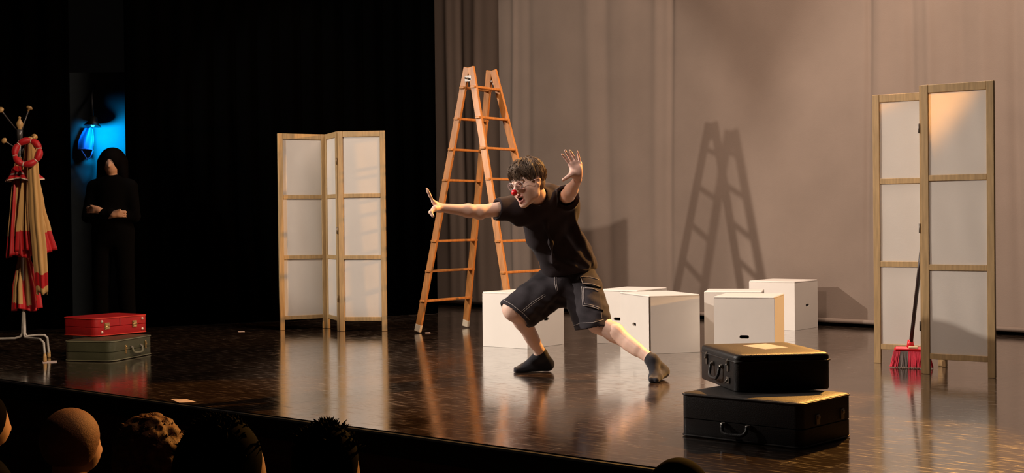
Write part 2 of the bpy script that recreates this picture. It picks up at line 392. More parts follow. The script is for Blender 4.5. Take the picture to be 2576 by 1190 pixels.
# ================================================================ THE SETTING
# local frame of the stage: origin at E0 on the front edge, x along the edge, y upstage
E0 = V((-3.324, 8.82, 0)); EDGE = V((.756, -.654, 0)).normalized(); EN = V((-EDGE.y, EDGE.x, 0)); EROT = math.atan2(EDGE.y, EDGE.x)
b = MB(); b.box((2.5, 9, -.02), (22, 18, .04)); build('floor', b, M['floor'], loc=E0, rz=EROT)['kind'] = 'structure'
b = MB(); b.box((2.5, .02-.03, -.06), (22, .05, .11), bev=.008); build('trim_1', b, M['edge_black'], loc=E0, rz=EROT)['kind'] = 'structure'
b = MB()
for i in range(5): b.box((2.5, .04, -.215-.19*i), (22, .03, .184), bev=.004)
build('wall_front', b, M['fascia'], loc=E0, rz=EROT)['kind'] = 'structure'
# stepped auditorium floor
b = MB()
b.box((2.5, -1.03, -1.0), (22, 2.18, .2)); b.box((2.5, -2.66, -.88), (22, 1.08, .4)); b.box((2.5, -4.2, -.75), (22, 2.0, .6))
build('floor_auditorium', b, M['aud_floor'], loc=E0, rz=EROT)['kind'] = 'structure'

# pale canvas backdrop with soft folds
BD0 = V((-.835, 16.04, 0)); BD1 = V((4.2, 11.15, 0)); BDU = (BD1-BD0).normalized(); BDN = V((-BDU.y, BDU.x, 0))
def on_backdrop(px):               # distance along the backdrop of a photograph column
    k = (px-1288)/FPX; return (k*BD0.y-BD0.x)/(BDU.x-k*BDU.y)
folds = [(1135, .05, .05), (1165, .045, -.06), (1205, .06, .06), (1250, .10, -.045), (1297, .035, .07), (1330, .06, -.045), (1400, .2, .02), (1490, .09, .035), (1530, .07, -.03), (1580, .12, .02), (1655, .06, .028), (1690, .03, -.035), (1760, .3, .015), (2185, .03, -.035), (2215, .06, .02), (2290, .05, -.03), (2340, .05, .03), (2420, .06, -.025), (2480, .07, .03), (2560, .05, -.03)]
fp = [(on_backdrop(p), wd, am) for p, wd, am in folds]
nx, nz = 420, 30; L_ = 9.0; vs = []; fs = []
for j in range(nz+1):
    z = .035+5.3*j/nz
    for i in range(nx+1):
        s_ = -.6+L_*i/nx; off = sum(am*math.exp(-((s_-c-.02*math.sin(z*1.1+c*3))/wd)**2) for c, wd, am in fp)*(.75+.25*math.sin(z*.9+s_)) * min(1, .35+z*.5) * (.62 if s_ < 1.6 else 1)
        off += .006*math.sin(s_*3.1+z*.4)
        p = BD0+BDU*s_+BDN*(-off); vs.append((p.x, p.y, z))
for j in range(nz):
    for i in range(nx): a0 = j*(nx+1)+i; fs.append((a0, a0+1, a0+nx+2, a0+nx+1))
root = empty('backdrop_curtain', BD0); tag(root, 'pale beige canvas backdrop hanging behind the stage', 'backdrop')
b = MB(); b.add(vs, fs, True); build('canvas', b, M['cyc'], root, world=True, recalc=False)
b = MB(); b.tube([BD0+BDU*s_+V((0, 0, .052))-BDN*.012 for s_ in (-.55, 8.3)], .020, 12); build('hem_pipe', b, M['cyc'], root, world=True)
# black masking behind the backdrop, on the left and around the wings
def drape(name, pts, z0, z1, label, amp=.05, per=.22):
    b = MB(); vs = []; fs = []; n = 0
    tot = 0; path = []
    for a, c in zip(pts[:-1], pts[1:]):
        a = V((*a, 0)); c = V((*c, 0)); k = max(2, int((c-a).length/.04)); d = (c-a).normalized(); nn = V((-d.y, d.x, 0))
        for i in range(k): q = a+(c-a)*i/k; tot += (c-a).length/k; path.append(q+nn*amp*math.sin(tot*2*math.pi/per+.6*math.sin(tot*1.7)))
    for z in (z0, z1):
        for q in path: vs.append((q.x, q.y, z))
    m_ = len(path); fs = [(i, i+1, m_+i+1, m_+i) for i in range(m_-1)]
    b.add(vs, fs, True); o = build(name, b, M['black_cloth'], recalc=False); sol = o.modifiers.new('thick', 'SOLIDIFY'); sol.thickness = .004
    return tag(o, label, 'curtain')
pB0 = P(320, 560, 12.95); pB1 = P(1109.5, 560, 14.6)
drape('stage_curtain', [(pB0.x, pB0.y), (pB1.x, pB1.y)], 0.004, 5.2, 'black wing curtain between the blue-lit opening and the pale backdrop', .03)
pA0 = P(-420, 560, 12.4); pA1 = P(190, 560, 13.0)
drape('stage_curtain', [(pA0.x, pA0.y), (pA1.x, pA1.y)], 0.004, 5.2, 'black wing curtain at the far left behind the coat stand', .03)
q0 = BD0+BDN*.5-BDU*1.5; q1 = BD1+BDN*.5+BDU*4
drape('stage_curtain', [(q0.x, q0.y), (q1.x, q1.y)], 0.004, 5.4, 'black curtain behind the beige backdrop, seen below its hem', .02, .5)

# ================================================================ FOLDING SCREENS
def folding_screen(path, H, label):
    root = empty('folding_screen', V((*path[1], 0))); tag(root, label, 'folding screen', 'pine and cloth folding screens')
    for n, (a, c) in enumerate(zip(path[:-1], path[1:])):
        a = V((*a, 0)); c = V((*c, 0)); u = (c-a).normalized(); a = a+u*.004; c = c-u*.004; Lw = (c-a).length; up = V((0, 0, 1)); nn = V((-u.y, u.x, 0))
        b = MB(); sw = .046; th = .024
        for s_ in (a+u*sw/2, c-u*sw/2): b.beam(s_+up*.001, s_+up*H, sw, th, up=nn, bev=.002)
        for z0, z1 in ((.095, .133), (.655, .693), (1.215, 1.253), (H-.052, H)):
            b.beam(a+u*(sw+.0005)+up*(z0+z1)/2, c-u*(sw+.0005)+up*(z0+z1)/2, th*.9, z1-z0-.001, up=up, bev=.002)
        fr = build('panel_frame', b, M['screen_wood'], root, world=True)
        for z0, z1 in ((.133, .655), (.693, 1.215), (1.253, H-.052)):
            b = MB(); nx_, nz_ = 14, 18; vs = []; fs = []; ph = random.random()*6
            for side in (-1, 1):
                for j in range(nz_+1):
                    for i in range(nx_+1):
                        x = i/nx_; z = j/nz_; e = math.sin(math.pi*x)*math.sin(math.pi*z)
                        off = .004*e*math.sin(3*x+2*z+ph)+.003*e*math.sin(9*(x+.3*z)+ph)+side*.0012
                        p = a+u*(sw-.004+(Lw-2*sw+.008)*x)+up*(z0-.002+(z1-z0+.004)*z)+nn*off; vs.append(p)
            K = (nx_+1)*(nz_+1)
            for j in range(nz_):
                for i in range(nx_):
                    q = j*(nx_+1)+i; fs.append((q, q+1, q+nx_+2, q+nx_+1)); fs.append((K+q, K+q+nx_+1, K+q+nx_+2, K+q+1))
            b.add(vs, fs, True); build('cloth_pane', b, M['screen_cloth'], fr, root=root, recalc=False)
        if n < 2:
            for z in (.3, .92, 1.55):
                b = MB(); b.tube([c+u*.004+up*(z-.03)-nn*.013, c+u*.004+up*(z+.03)-nn*.013], .0045, 8); build('hinge', b, M['metal'], root, world=True)
    return root
folding_screen([(-2.155, 12.53), (-1.741, 12.77), (-1.578, 12.36), (-1.137, 12.31)], 1.82, 'three-panel pine folding screen with white cloth on the left, in front of the black curtain')
folding_screen([(2.46, 9.25), (2.86, 8.97), (2.585, 8.575), (2.955, 8.30)], 1.82, 'three-panel pine folding screen with white cloth on the right, in front of the beige backdrop')

# ================================================================ BROOM leaning inside the right screen
A_ = V((2.608, 8.91, 0)); root = empty('broom', A_); tag(root, 'red and pink bristled broom with a dark stick, leaning behind the right folding screen', 'broom')
top = V((2.655, 8.72, 1.0)); hd = V((2.608, 8.91, .155))
b = MB(); b.tube([hd-V((0, 0, .02)), top], .0125, 12); build('stick', b, M['broom_stick'], root, world=True)
u = V((.93, -.37, 0)).normalized(); nn = V((-u.y, u.x, 0)); rot = Matrix((u, nn, V((0, 0, 1)))).transposed()
b = MB(); b.box(hd+V((0, 0, -.032))+u*.005, (.215, .05, .032), rot, .012); b.tube([hd+V((0, 0, -.02)), hd+V((0, 0, .03))], [.026, .018], 12); build('brush_head', b, M['broom_plastic'], root, world=True)
b = MB(); b.box(hd+V((0, 0, -.018))-nn*.022+u*.02, (.06, .012, .018), rot, .004); build('head_badge', b, M['broom_cream'], root, world=True)
for nm, x0, x1, mt in (('bristles', -.105, -.062, 'broom_red'), ('bristles', -.062, -.012, 'broom_grey'), ('bristles', -.012, .115, 'broom_red')):
    b = MB(); k = int((x1-x0)/.0038)
    for i in range(k):
        for j in range(5):
            x = x0+(i+.5)*(x1-x0)/k; y = -.02+.01*j; s0 = hd+u*x+nn*y+V((0, 0, -.045)); e0 = hd+u*(x*1.22+random.uniform(-.004, .004))+nn*(y*1.9+random.uniform(-.004, .004)); e0.z = .004+random.random()*.008
            b.tube([s0, e0], [.0032, .0026], 5, caps=False)
    build(nm, b, M[mt], root, world=True)

# ================================================================ LADDER
AP = [V((-.355, 11.82, 2.33)), V((-.165, 12.10, 2.33))]
FT = {('L', 0): V((-.85, 12.10, 0)), ('L', 1): V((-.44, 12.63, 0)), ('R', 0): V((.01, 11.45, 0)), ('R', 1): V((.415, 11.94, 0))}
root = empty('wooden_stepladder', (-.22, 12.03, 0)); tag(root, 'tall worn wooden double stepladder standing open behind the performer', 'ladder')
wid = (AP[1]-AP[0]).normalized()
for s_ in ('L', 'R'):
    side = (FT[(s_, 0)]-AP[0]); side.z = 0; side.normalize(); rails = []
    for k in (0, 1):
        a = FT[(s_, k)]; t = AP[k]+side*.022
        b = MB(); b.beam(a+(t-a)*.02, t, .062, .028, up=wid, bev=.003)
        build('rail', b, M['ladder_wood'], root, world=True)
        b = MB(); b.beam(a+V((0, 0, .012)), a+(t-a)*.034, .066, .032, up=wid, bev=.006); build('rubber_foot', b, M['ladder_foot'], root, world=True)
        rails.append((a, t))
    for i in range(8):
        z = .285+.267*i
        pa = rails[0][0]+(rails[0][1]-rails[0][0])*(z/2.33); pb = rails[1][0]+(rails[1][1]-rails[1][0])*(z/2.33)
        d = (pb-pa).normalized(); b = MB(); b.beam(pa-d*.03, pb+d*.03, .05, .021, up=(0, 0, 1), bev=.004)
        build('rung', b, M['ladder_wood'], root, world=True)
for k in (0, 1):
    b = MB(); c = AP[k]+wid*(-.021 if k == 0 else .021)
    b.box(c+V((0, 0, -.10)), (.07, .004, .05), Matrix((V((-wid.y, wid.x, 0)), wid, V((0, 0, 1)))).transposed(), .001)
    b.tube([c+V((0, 0, -.10))-wid*.04, c+V((0, 0, -.10))+wid*.04], .009, 10); build('hinge_plate', b, M['metal'], root, world=True)
# ================================================================ WHITE BOXES
def cube_box(B, u, wA, dA, H, label, hole_front=None, hole_right=None, stain=False):
    """B = front right bottom corner, front face runs from B-u*wA to B, the right side goes back dA"""
    u = V((*u, 0)).normalized(); B = V((*B, 0)); n = V((-u.y, u.x, 0)); A = B-u*wA; rz = math.atan2(u.y, u.x); c = A+u*wA/2+n*dA/2
    root = empty('cube_box', c, rz); tag(root, label, 'box', 'white painted stage boxes')
    # shell with a real slot cut through each grip: walls of board around an empty inside
    t = .015
    def wall(org, ux, L0, nrm, hole, top=True):
        b = MB(); pts = []
        org = V(org); ux = V(ux); nrm = V(nrm)
        hw, hh = .034, .0125
        if hole is None:
            b.beam(org+V((0, 0, H/2)), org+ux*L0+V((0, 0, H/2)), t, H, up=(0, 0, 1))
            return b
        cx, cz = hole
        # slot outline ring and outer ring, bridged
        ring = []
        for k in range(24):
            a = 2*math.pi*k/24; x = math.cos(a)*hh+(hw-hh)*(1 if math.cos(a) > 0 else -1 if math.cos(a) < -1e-9 else 0); ring.append((cx+x, cz+math.sin(a)*hh))
        def outer(x, z):
            dx, dz = x-cx, z-cz; s_ = 1e9
            if dx > 1e-9: s_ = min(s_, (L0-cx)/dx)
            if dx < -1e-9: s_ = min(s_, -cx/dx)
            if dz > 1e-9: s_ = min(s_, (H-cz)/dz)
            if dz < -1e-9: s_ = min(s_, -cz/dz)
            return (cx+dx*s_, cz+dz*s_)
        # ring angles extended with the four wall corners
        items = [(math.atan2(z-cz, x-cx), (x, z), outer(x, z)) for x, z in ring]
        for X, Z in ((0, 0), (L0, 0), (L0, H), (0, H)):
            a = math.atan2(Z-cz, X-cx); best = min(ring, key=lambda r: abs(math.atan2(r[1]-cz, r[0]-cx)-a)); items.append((a, best, (X, Z)))
        items.sort(key=lambda q: q[0]); K = len(items); vs = []
        for off in (0, -t):
            for _, i_, o_ in items:
                for (x, z) in (i_, o_): vs.append(org+ux*x+V((0, 0, z))+nrm*(t/2+off))
        fs = []
        for k in range(K):
            j = (k+1) % K; fs.append((2*k, 2*k+1, 2*j+1, 2*j)); q = 2*K; fs.append((q+2*k, q+2*j, q+2*j+1, q+2*k+1)); fs.append((2*k, 2*j, q+2*j, q+2*k))
        b.add(vs, fs); return b
    h = .5; W2, D2 = wA/2, dA/2
    fr = wall((-W2, -D2+t/2, .001), (1, 0, 0), wA, (0, -1, 0), hole_front)
    build('front_board', fr, M['box_white'], root)
    rg = wall((W2-t/2, -D2+t, .001), (0, 1, 0), dA-2*t, (1, 0, 0), hole_right); build('side_board', rg, M['box_white'], root)
    lf = wall((-W2+t/2, -D2+t, .001), (0, 1, 0), dA-2*t, (-1, 0, 0), None); build('side_board', lf, M['box_white'], root)
    bk = wall((-W2, D2-t/2, .001), (1, 0, 0), wA, (0, 1, 0), None); build('back_board', bk, M['box_white'], root)
    b = MB(); b.box((0, 0, H+t/2-.001), (wA+.0004, dA+.0004, t), bev=.005); build('lid', b, M['box_white'], root)
    return root
HB = .418
cube_box((.11, 10.49), (.79, -.61), .442, .486, HB, 'white box directly behind the performer\'s bent knee, in front of the ladder', hole_right=(.24, .215))
cube_box((1.0, 9.98), (.30, -.95), .56, .41, HB, 'front white box right of the performer, corner towards the audience, grip hole in left face', hole_front=(.28, .20))
cube_box((.986, 10.72), (.83, -.56), .375, .50, HB, 'white box half hidden behind the performer\'s outstretched leg', hole_front=(.19, .20))
cube_box((1.86, 9.65), (.94, -.34), .435, .455, HB, 'cream white box standing behind the black suitcases, wide grip hole facing the audience', hole_front=(.218, .142))
cube_box((1.905, 10.37), (.97, -.22), .44, .40, HB, 'white box behind the cream one, only its top and left edge showing')
cube_box((2.474, 11.91), (.79, -.61), .445, .464, HB, 'white box farthest back near the backdrop, grip hole in its shaded right face', hole_right=(.24, .21))

# ================================================================ SUITCASES
def rounded(w, l, r, n=8):
    pts = []
    for cx, cy, a0 in ((w-r, r, -90), (w-r, l-r, 0), (r, l-r, 90), (r, r, 180)):
        for k in range(n+1):
            a = math.radians(a0+90*k/n); pts.append((cx+r*math.cos(a), cy+r*math.sin(a)))
    return pts
def slab(w, l, r, prof, dome=0):
    """prof: list of (inset, z); closed at both ends"""
    b = MB(); vs = []; fs = []; n = 8; base = rounded(w, l, r); K = len(base)
    for ins, z in prof:
        rr = max(r-ins, .002); q = rounded(w-2*ins, l-2*ins, rr); vs += [(x+ins, y+ins, z) for x, y in q]
    for i in range(len(prof)-1):
        for k in range(K): fs.append((i*K+k, i*K+(k+1) % K, (i+1)*K+(k+1) % K, (i+1)*K+k))
    fs.append(tuple(range(K-1, -1, -1))); fs.append(tuple((len(prof)-1)*K+k for k in range(K)))
    b.add(vs, fs, True); return b
def edge_split(o, ang=35):
    try:
        for p in o.data.polygons: p.use_smooth = True
        md = o.modifiers.new('edges', 'EDGE_SPLIT'); md.split_angle = math.radians(ang)
    except Exception: pass
def suitcase(P0, u, w, l, h, z, r, seam, body, rim, label, bev=.012, lidrim=True, rimw=.004):
    u = V((*u, 0)).normalized(); rz = math.atan2(u.y, u.x)
    root = empty('suitcase', V((P0[0], P0[1], z)), rz); tag(root, label, 'suitcase')
    sz = h*seam
    o = build('bottom_shell', slab(w, l, r, [(.010, .001), (.003, .0035), (0, .010), (0, sz-.003), (.003, sz-.001)]), M[body], root); edge_split(o)
    o = build('lid', slab(w, l, r, [(.003, sz+.001), (0, sz+.003)]+[(bev*(1-math.cos(a)), h-bev+bev*math.sin(a)) for a in (0, .3, .6, .9, 1.2, 1.5)]+[(bev+.04, h+.002)]), M[body], root); edge_split(o)
    for zz in ([h-bev*.7, bev*.7] if lidrim else [sz]):
        b = MB(); pts = [(x, y, zz) for x, y in rounded(w+.002, l+.002, r)]; pts = [(x-.001, y-.001, q) for x, y, q in pts]
        b.tube(pts, rimw, 8, closed=True); build('rim', b, M[rim], root)
    return root
def latch(root, x, z, mt, wd=.028, ht=.055, y=0.0):
    b = MB(); b.box((x, y-.004, z), (wd, .006, ht), bev=.002); b.box((x, y-.009, z+ht*.22), (wd*.75, .008, ht*.3), bev=.003); b.tube([(x-wd*.4, y-.011, z+ht*.05), (x+wd*.4, y-.011, z+ht*.05)], .0035, 8)
    return build('latch', b, M[mt], root)
def handle(root, x, z, mt, mtl, wd=.13, drop=.05, y=0.0):
    b = MB(); k = 14; pts = []
    for i in range(k+1):
        t = i/k; a = math.pi*t; pts.append((x-wd/2*math.copysign(abs(math.cos(a))**.5, math.cos(a)), y-.016-.012*math.sin(a), z-drop*math.sin(a)**.6 if 0 < t < 1 else z))
    b.tube(pts, .0075, 10, flat=(1, 1.2)); hb = build('handle', b, M[mt], root)
    for s_ in (-1, 1):
        b = MB(); b.box((x+s_*wd/2, y-.005, z), (.022, .008, .020), bev=.002); b.tube([(x+s_*(wd/2-.009), y-.012, z), (x+s_*(wd/2+.009), y-.012, z)], .006, 8); build('handle_bracket', b, M[mtl], hb)
    return hb
# olive case on the floor, left
u = V((384-282, 0, 0)); g0 = G(282, 911); g1 = G(385.5, 891)
ug = (g1-g0); wg = ug.length; green = suitcase((g0.x, g0.y), ug[:2], wg, .40, .152, 0, .055, .45, 'case_green', 'case_green_rim', 'olive green suitcase lying on the stage under the red one, left', .010)
latch(green, wg*.32, .075, 'brass', .018, .065); latch(green, wg*.80, .085, 'brass', .018, .06); handle(green, wg*.56, .085, 'case_green_rim', 'case_metal', .14, .045)
r0 = G(238, 849, .155); r1 = G(373.5, 836, .155)
ur = (r1-r0); wr = ur.length; red = suitcase((r0.x, r0.y), ur[:2], wr, .375, .142, .156, .05, .5, 'case_red', 'case_red_rim', 'bright red suitcase with brass catches lying on top of the olive one', .010)
for x in (.22, .73): 
    b = MB(); b.box((wr*x, -.004, .076), (.045, .006, .052), bev=.002); b.box((wr*x, -.009, .086), (.034, .008, .016), bev=.003); b.box((wr*x, -.009, .062), (.034, .006, .012), bev=.002); b.tube([(wr*x-.02, -.011, .074), (wr*x+.02, -.011, .074)], .004, 8); build('latch', b, M['brass'], red)
for x, z in ((.13, .112), (.13, .032), (.88, .112), (.88, .032)):
    b = MB(); b.lathe([(.012, 0), (.012, .004), (.008, .010), (.002, .012)], (wr*x, 0, z), 14, axis=(0, -1, 0)); build('stud', b, M['stud'], red)
b = MB(); b.box((wr*.46, -.0012, .105), (.004, .003, .06)); build('front_seam', b, M['case_rim'], red)
# black cases, right
ll = suitcase((.765, 6.23), (.745, -.667), .625, .452, .20, 0, .035, .42, 'case_black', 'case_rim', 'large black suitcase lying flat on the stage under the smaller one, right', .010)
handle(ll, .30, .075, 'case_black', 'case_metal', .13, .04)
for y in (.14, .36):
    b = MB(); b.box((.628, y, .115), (.006, .03, .045), bev=.002); b.box((.633, y, .125), (.008, .02, .015), bev=.003); build('latch', b, M['case_metal'], ll)
ul = suitcase((.925, 6.735), (.155, -.988), .565, .458, .172, .202, .04, .80, 'case_black', 'case_rim', 'smaller black suitcase with a paper label on its lid, on top of the larger one', .020, lidrim=False)
latch(ul, .13, .115, 'case_metal', .022, .06); latch(ul, .46, .115, 'case_metal', .024, .06); handle(ul, .30, .10, 'case_black', 'case_metal', .14, .06)
b = MB(); b.box((.46, -.005, .045), (.045, .006, .03), bev=.002); b.tube([(.43, -.01, .03), (.47, -.01, .05)], .004, 8); build('lock_hasp', b, M['case_metal'], ul)
b = MB(); b.tube([(x, y, .80*.172) for x, y in [(p[0], p[1]) for p in rounded(.567, .46, .03)]], .003, 6, closed=True); build('rim', b, M['case_rim'], ul)
c4 = [G(x, y, .3755) for x, y in ((1868, 869.8), (1926, 879), (1984, 874.6), (1926, 864.5))]
b = MB(); b.add([p for p in c4]+[p+V((0, 0, .001)) for p in c4], [(0, 1, 2, 3), (4, 7, 6, 5), (0, 4, 5, 1), (1, 5, 6, 2), (2, 6, 7, 3), (3, 7, 4, 0)])
o = build('paper_sheet', b, M['paper']); tag(o, 'crumpled pinkish paper stuck on the lid of the upper black suitcase', 'paper')

# floor tape and paper on the boards
def strip(pts, th, label, cat, nm='floor_tape'):
    b = MB(); q = [G(x, y, .0008) for x, y in pts]; b.add(q+[p+V((0, 0, th)) for p in q], [(3, 2, 1, 0), (4, 5, 6, 7), (0, 1, 5, 4), (1, 2, 6, 5), (2, 3, 7, 6), (3, 0, 4, 7)])
    return tag(build(nm, b, M['paper']), label, cat)
strip([(429, 1005), (452, 1013.5), (494, 1011.5), (470, 1004.5)], .001, 'white paper slip lying at the front edge of the stage', 'paper', 'paper_slip')
strip([(107, 909), (108, 914.5), (143, 912.5), (143, 907)], .001, 'pale pink tape mark on the floor by the coat stand foot', 'tape')
strip([(598, 833.5), (600, 835.5), (616, 835), (614, 833)], .0008, 'tiny white tape mark on the floor left of the left screen', 'tape')
strip([(1069, 836.5), (1070, 838.5), (1083, 838), (1082, 836)], .0008, 'tiny white tape mark on the floor by the ladder foot', 'tape')

# ================================================================ COAT STAND
CD = 10.15
C0 = G(61, 896); C0 = V((P(60, 560, CD).x, CD, 0))
stand = empty('coat_stand', C0); tag(stand, 'tall metal coat stand with wooden knobs at the far left, hung with costumes', 'coat stand')
def at(px, py, d=CD): return P(px, py, d)
top = at(48, 395)
b = MB(); b.tube([at(60, 845), at(59, 780), at(56, 640), at(52, 500), at(48, 395), at(49, 330)], [.010, .010, .011, .011, .012, .012], 12); build('pole', b, M['tube_white'], stand, world=True)
b = MB(); b.tube([at(49, 352), at(50, 326)], .022, 14); b.tube([at(43, 345), at(43, 330)], .006, 8); build('collar', b, M['stand_dark'], stand, world=True)
b = MB(); b.lathe([(.004, -.055), (.014, -.05), (.016, -.03), (.024, -.012), (.026, .004), (.020, .02), (.010, .034), (.008, .045), (.011, .052), (.004, .060)], at(49.5, 313), 18); build('finial', b, M['knob_wood'], stand, world=True)
def knob(tip, root_, d0=CD, d1=CD):
    a = at(*root_, d0); t = at(*tip, d1); ax = (t-a).normalized()
    b = MB(); b.tube([a, a+(t-a)*.5, t], .0055, 8); arm = build('arm', b, M['stand_dark'], stand, world=True)
    b = MB(); b.lathe([(.004, -.022), (.007, -.02), (.008, -.004), (.022, .0), (.024, .008), (.018, .018), (.006, .022)], t, 16, axis=ax)
    build('knob', b, M['knob_wood'], arm, root=stand)
knob((3, 278), (44, 330), CD, 9.95); knob((73, 274), (53, 332), CD, 10.2); knob((12, 355), (44, 375), CD, 10.05); knob((76, 352), (56, 385), CD, 9.98); knob((86, 345), (54, 380), CD, 10.4)
for pts in (([(59, 780, 0), (60, 838, .01), (63, 849, .03), (75, 851, .10), (100, 853, .22), (110, 862, .26), (112, 885, .27), (113, 903, .27)]),
            ([(61, 780, 0), (63, 838, 0), (68, 846, 0), (95, 843, -.02), (112, 843, -.02), (119, 850, -.03), (122, 880, -.03), (123, 893, -.04)]),
            ([(58, 780, 0), (56, 838, 0), (52, 846, 0), (38, 851, 0), (0, 852, 0), (-22, 853, 0), (-32, 862, 0), (-34, 899, 0)])):
    q = [at(x, y, CD-dd*1.0) for x, y, dd in pts]; q[-1].z = .012;
    b = MB(); b.tube(q, .0085, 10); lg = build('leg', b, M['tube_white'], stand, world=True)
    b = MB(); e = q[-1]; b.lathe([(.012, -.011), (.014, 0), (.013, .03), (.009, .05)], e, 12); build('foot_cap', b, M['knob_wood'], lg, root=stand)

# costumes: pleated hanging cloth made of rings; bands chosen by height
def garment(name, rings, npl, label, cat, bands, phase=0, seg=120, root=None, thick=.004):
    """rings: (px_left, px_right, py, pleat depth, depth offset); bands(v, a) -> material slot"""
    b = MB(); vs = []; R = 46; fs = []
    ys = [r[2] for r in rings]
    def lerp(py):
        for a, c in zip(rings[:-1], rings[1:]):
            if a[2] <= py <= c[2]: t = (py-a[2])/(c[2]-a[2]); t = t*t*(3-2*t)*.5+t*.5; return [x+(y-x)*t for x, y in zip(a, c)]
        return rings[-1]
    for i in range(R+1):
        py = ys[0]+(ys[-1]-ys[0])*i/R; l, r, _, pd, dz = lerp(py)
        cx = (l+r)/2; hw = (r-l)/2/FPX*CD; c = at(cx, py, CD-dz)
        for k in range(seg):
            a = 2*math.pi*k/seg; w_ = 1+pd*(.6*math.sin(npl*a+phase+.5*math.sin(2*a))+.4*math.sin((npl*2-3)*a+phase*2))
            vs.append(c+V((math.cos(a)*hw*w_, math.sin(a)*hw*.75*w_, .012*math.sin(3*a+phase)*(i/R))))
    for i in range(R):
        for k in range(seg): fs.append((i*seg+k, i*seg+(k+1) % seg, (i+1)*seg+(k+1) % seg, (i+1)*seg+k))
    fs.append(tuple(range(seg)))
    b.add(vs, fs, True)
    for n_, f in enumerate(fs):
        i, k = divmod(n_, seg); b.m[n_] = bands(i/R, k/seg) if n_ < len(fs)-1 else 0
    o = build(name, b, [M['cream'], M['red'], M['white_trim']], root, world=root is not None)
    sd = o.modifiers.new('thick', 'SOLIDIFY'); sd.thickness = thick
    if root is None: tag(o, label, cat)
    return o
garment('cape', [(66, 82, 350, .10, .10), (62, 90, 372, .25, .11), (58, 93, 440, .32, .11), (50, 104, 520, .34, .10), (44, 118, 580, .32, .08), (42, 132, 632, .30, .06)], 11,
        'cream pleated cape with wide red hem flaring to the right of the coat stand', 'cape', lambda v, a: 1 if v > .81 else 0, .7)
garment('long_scarf', [(72, 88, 356, .10, .20), (72, 96, 420, .25, .22), (76, 106, 540, .3, .22), (84, 116, 640, .3, .21), (90, 119, 700, .28, .20), (93, 120, 738, .25, .19)], 5,
        'long cream cloth with red band hanging lowest on the right of the coat stand', 'costume', lambda v, a: 1 if .86 < v < .935 else 0, 2.0)
garment('striped_coat', [(40, 54, 395, .15, .03), (34, 60, 440, .3, .05), (30, 68, 510, .34, .08), (24, 72, 590, .32, .09), (20, 78, 645, .3, .09)], 9,
        'cream and red pleated costume hanging on the left of the coat stand', 'costume', lambda v, a: 1 if v > (.74+.06*math.sin(a*12)) or int(a*18+.3) % 6 == 0 else 0, 0.2)
garment('striped_trousers', [(48, 72, 640, .2, -.06), (42, 82, 680, .3, -.05), (36, 92, 720, .32, -.04), (34, 100, 778, .28, -.03)], 7,
        'red and cream striped garment hanging lowest beneath the capes', 'costume', lambda v, a: 1 if v > (.80-.1*math.sin(a*6.28)) or int(a*28) % 3 == 0 else 0, 1.1)
# red satin collar with white piping
garment('jester_collar', [(36, 62, 418, .15, .09), (28, 88, 436, .22, .09), (20, 104, 454, .20, .09)], 8, 'short red satin collar with white piping on the coat stand, under the padded ring', 'collar',
        lambda v, a: 2 if .5 < v < .62 or v > .9 else 1, .4)
# padded ring of red sausages tied with white cord
b = MB(); cc = at(71, 384, 9.93); segs = 6; ringo = empty('padded_ring', cc); tag(ringo, 'red padded cloth ring tied with white cord, hung on the coat stand', 'costume')
def rp(a): return cc+V((math.cos(a)*.085, -.02+.03*math.sin(a+.5), math.sin(a)*.088+0))
for s_ in range(segs):
    a0 = 2*math.pi*s_/segs+.3; a1 = a0+2*math.pi/segs; k = 12
    b = MB(); b.tube([rp(a0+(a1-a0)*i/k) for i in range(k+1)], [.013+.013*math.sin(math.pi*i/k)**.6 for i in range(k+1)], 14); build('padded_segment', b, M['red'], ringo, world=True)
    b = MB(); p0 = rp(a0); tt = (rp(a0+.05)-p0).normalized(); ux = tt.cross(V((0, 1, 0))).normalized(); uy = tt.cross(ux)
    b.tube([p0+(ux*math.cos(q)+uy*math.sin(q))*.0155 for q in [2*math.pi*i/14 for i in range(14)]], .004, 6, closed=True); build('white_tie', b, M['white_trim'], ringo, world=True)

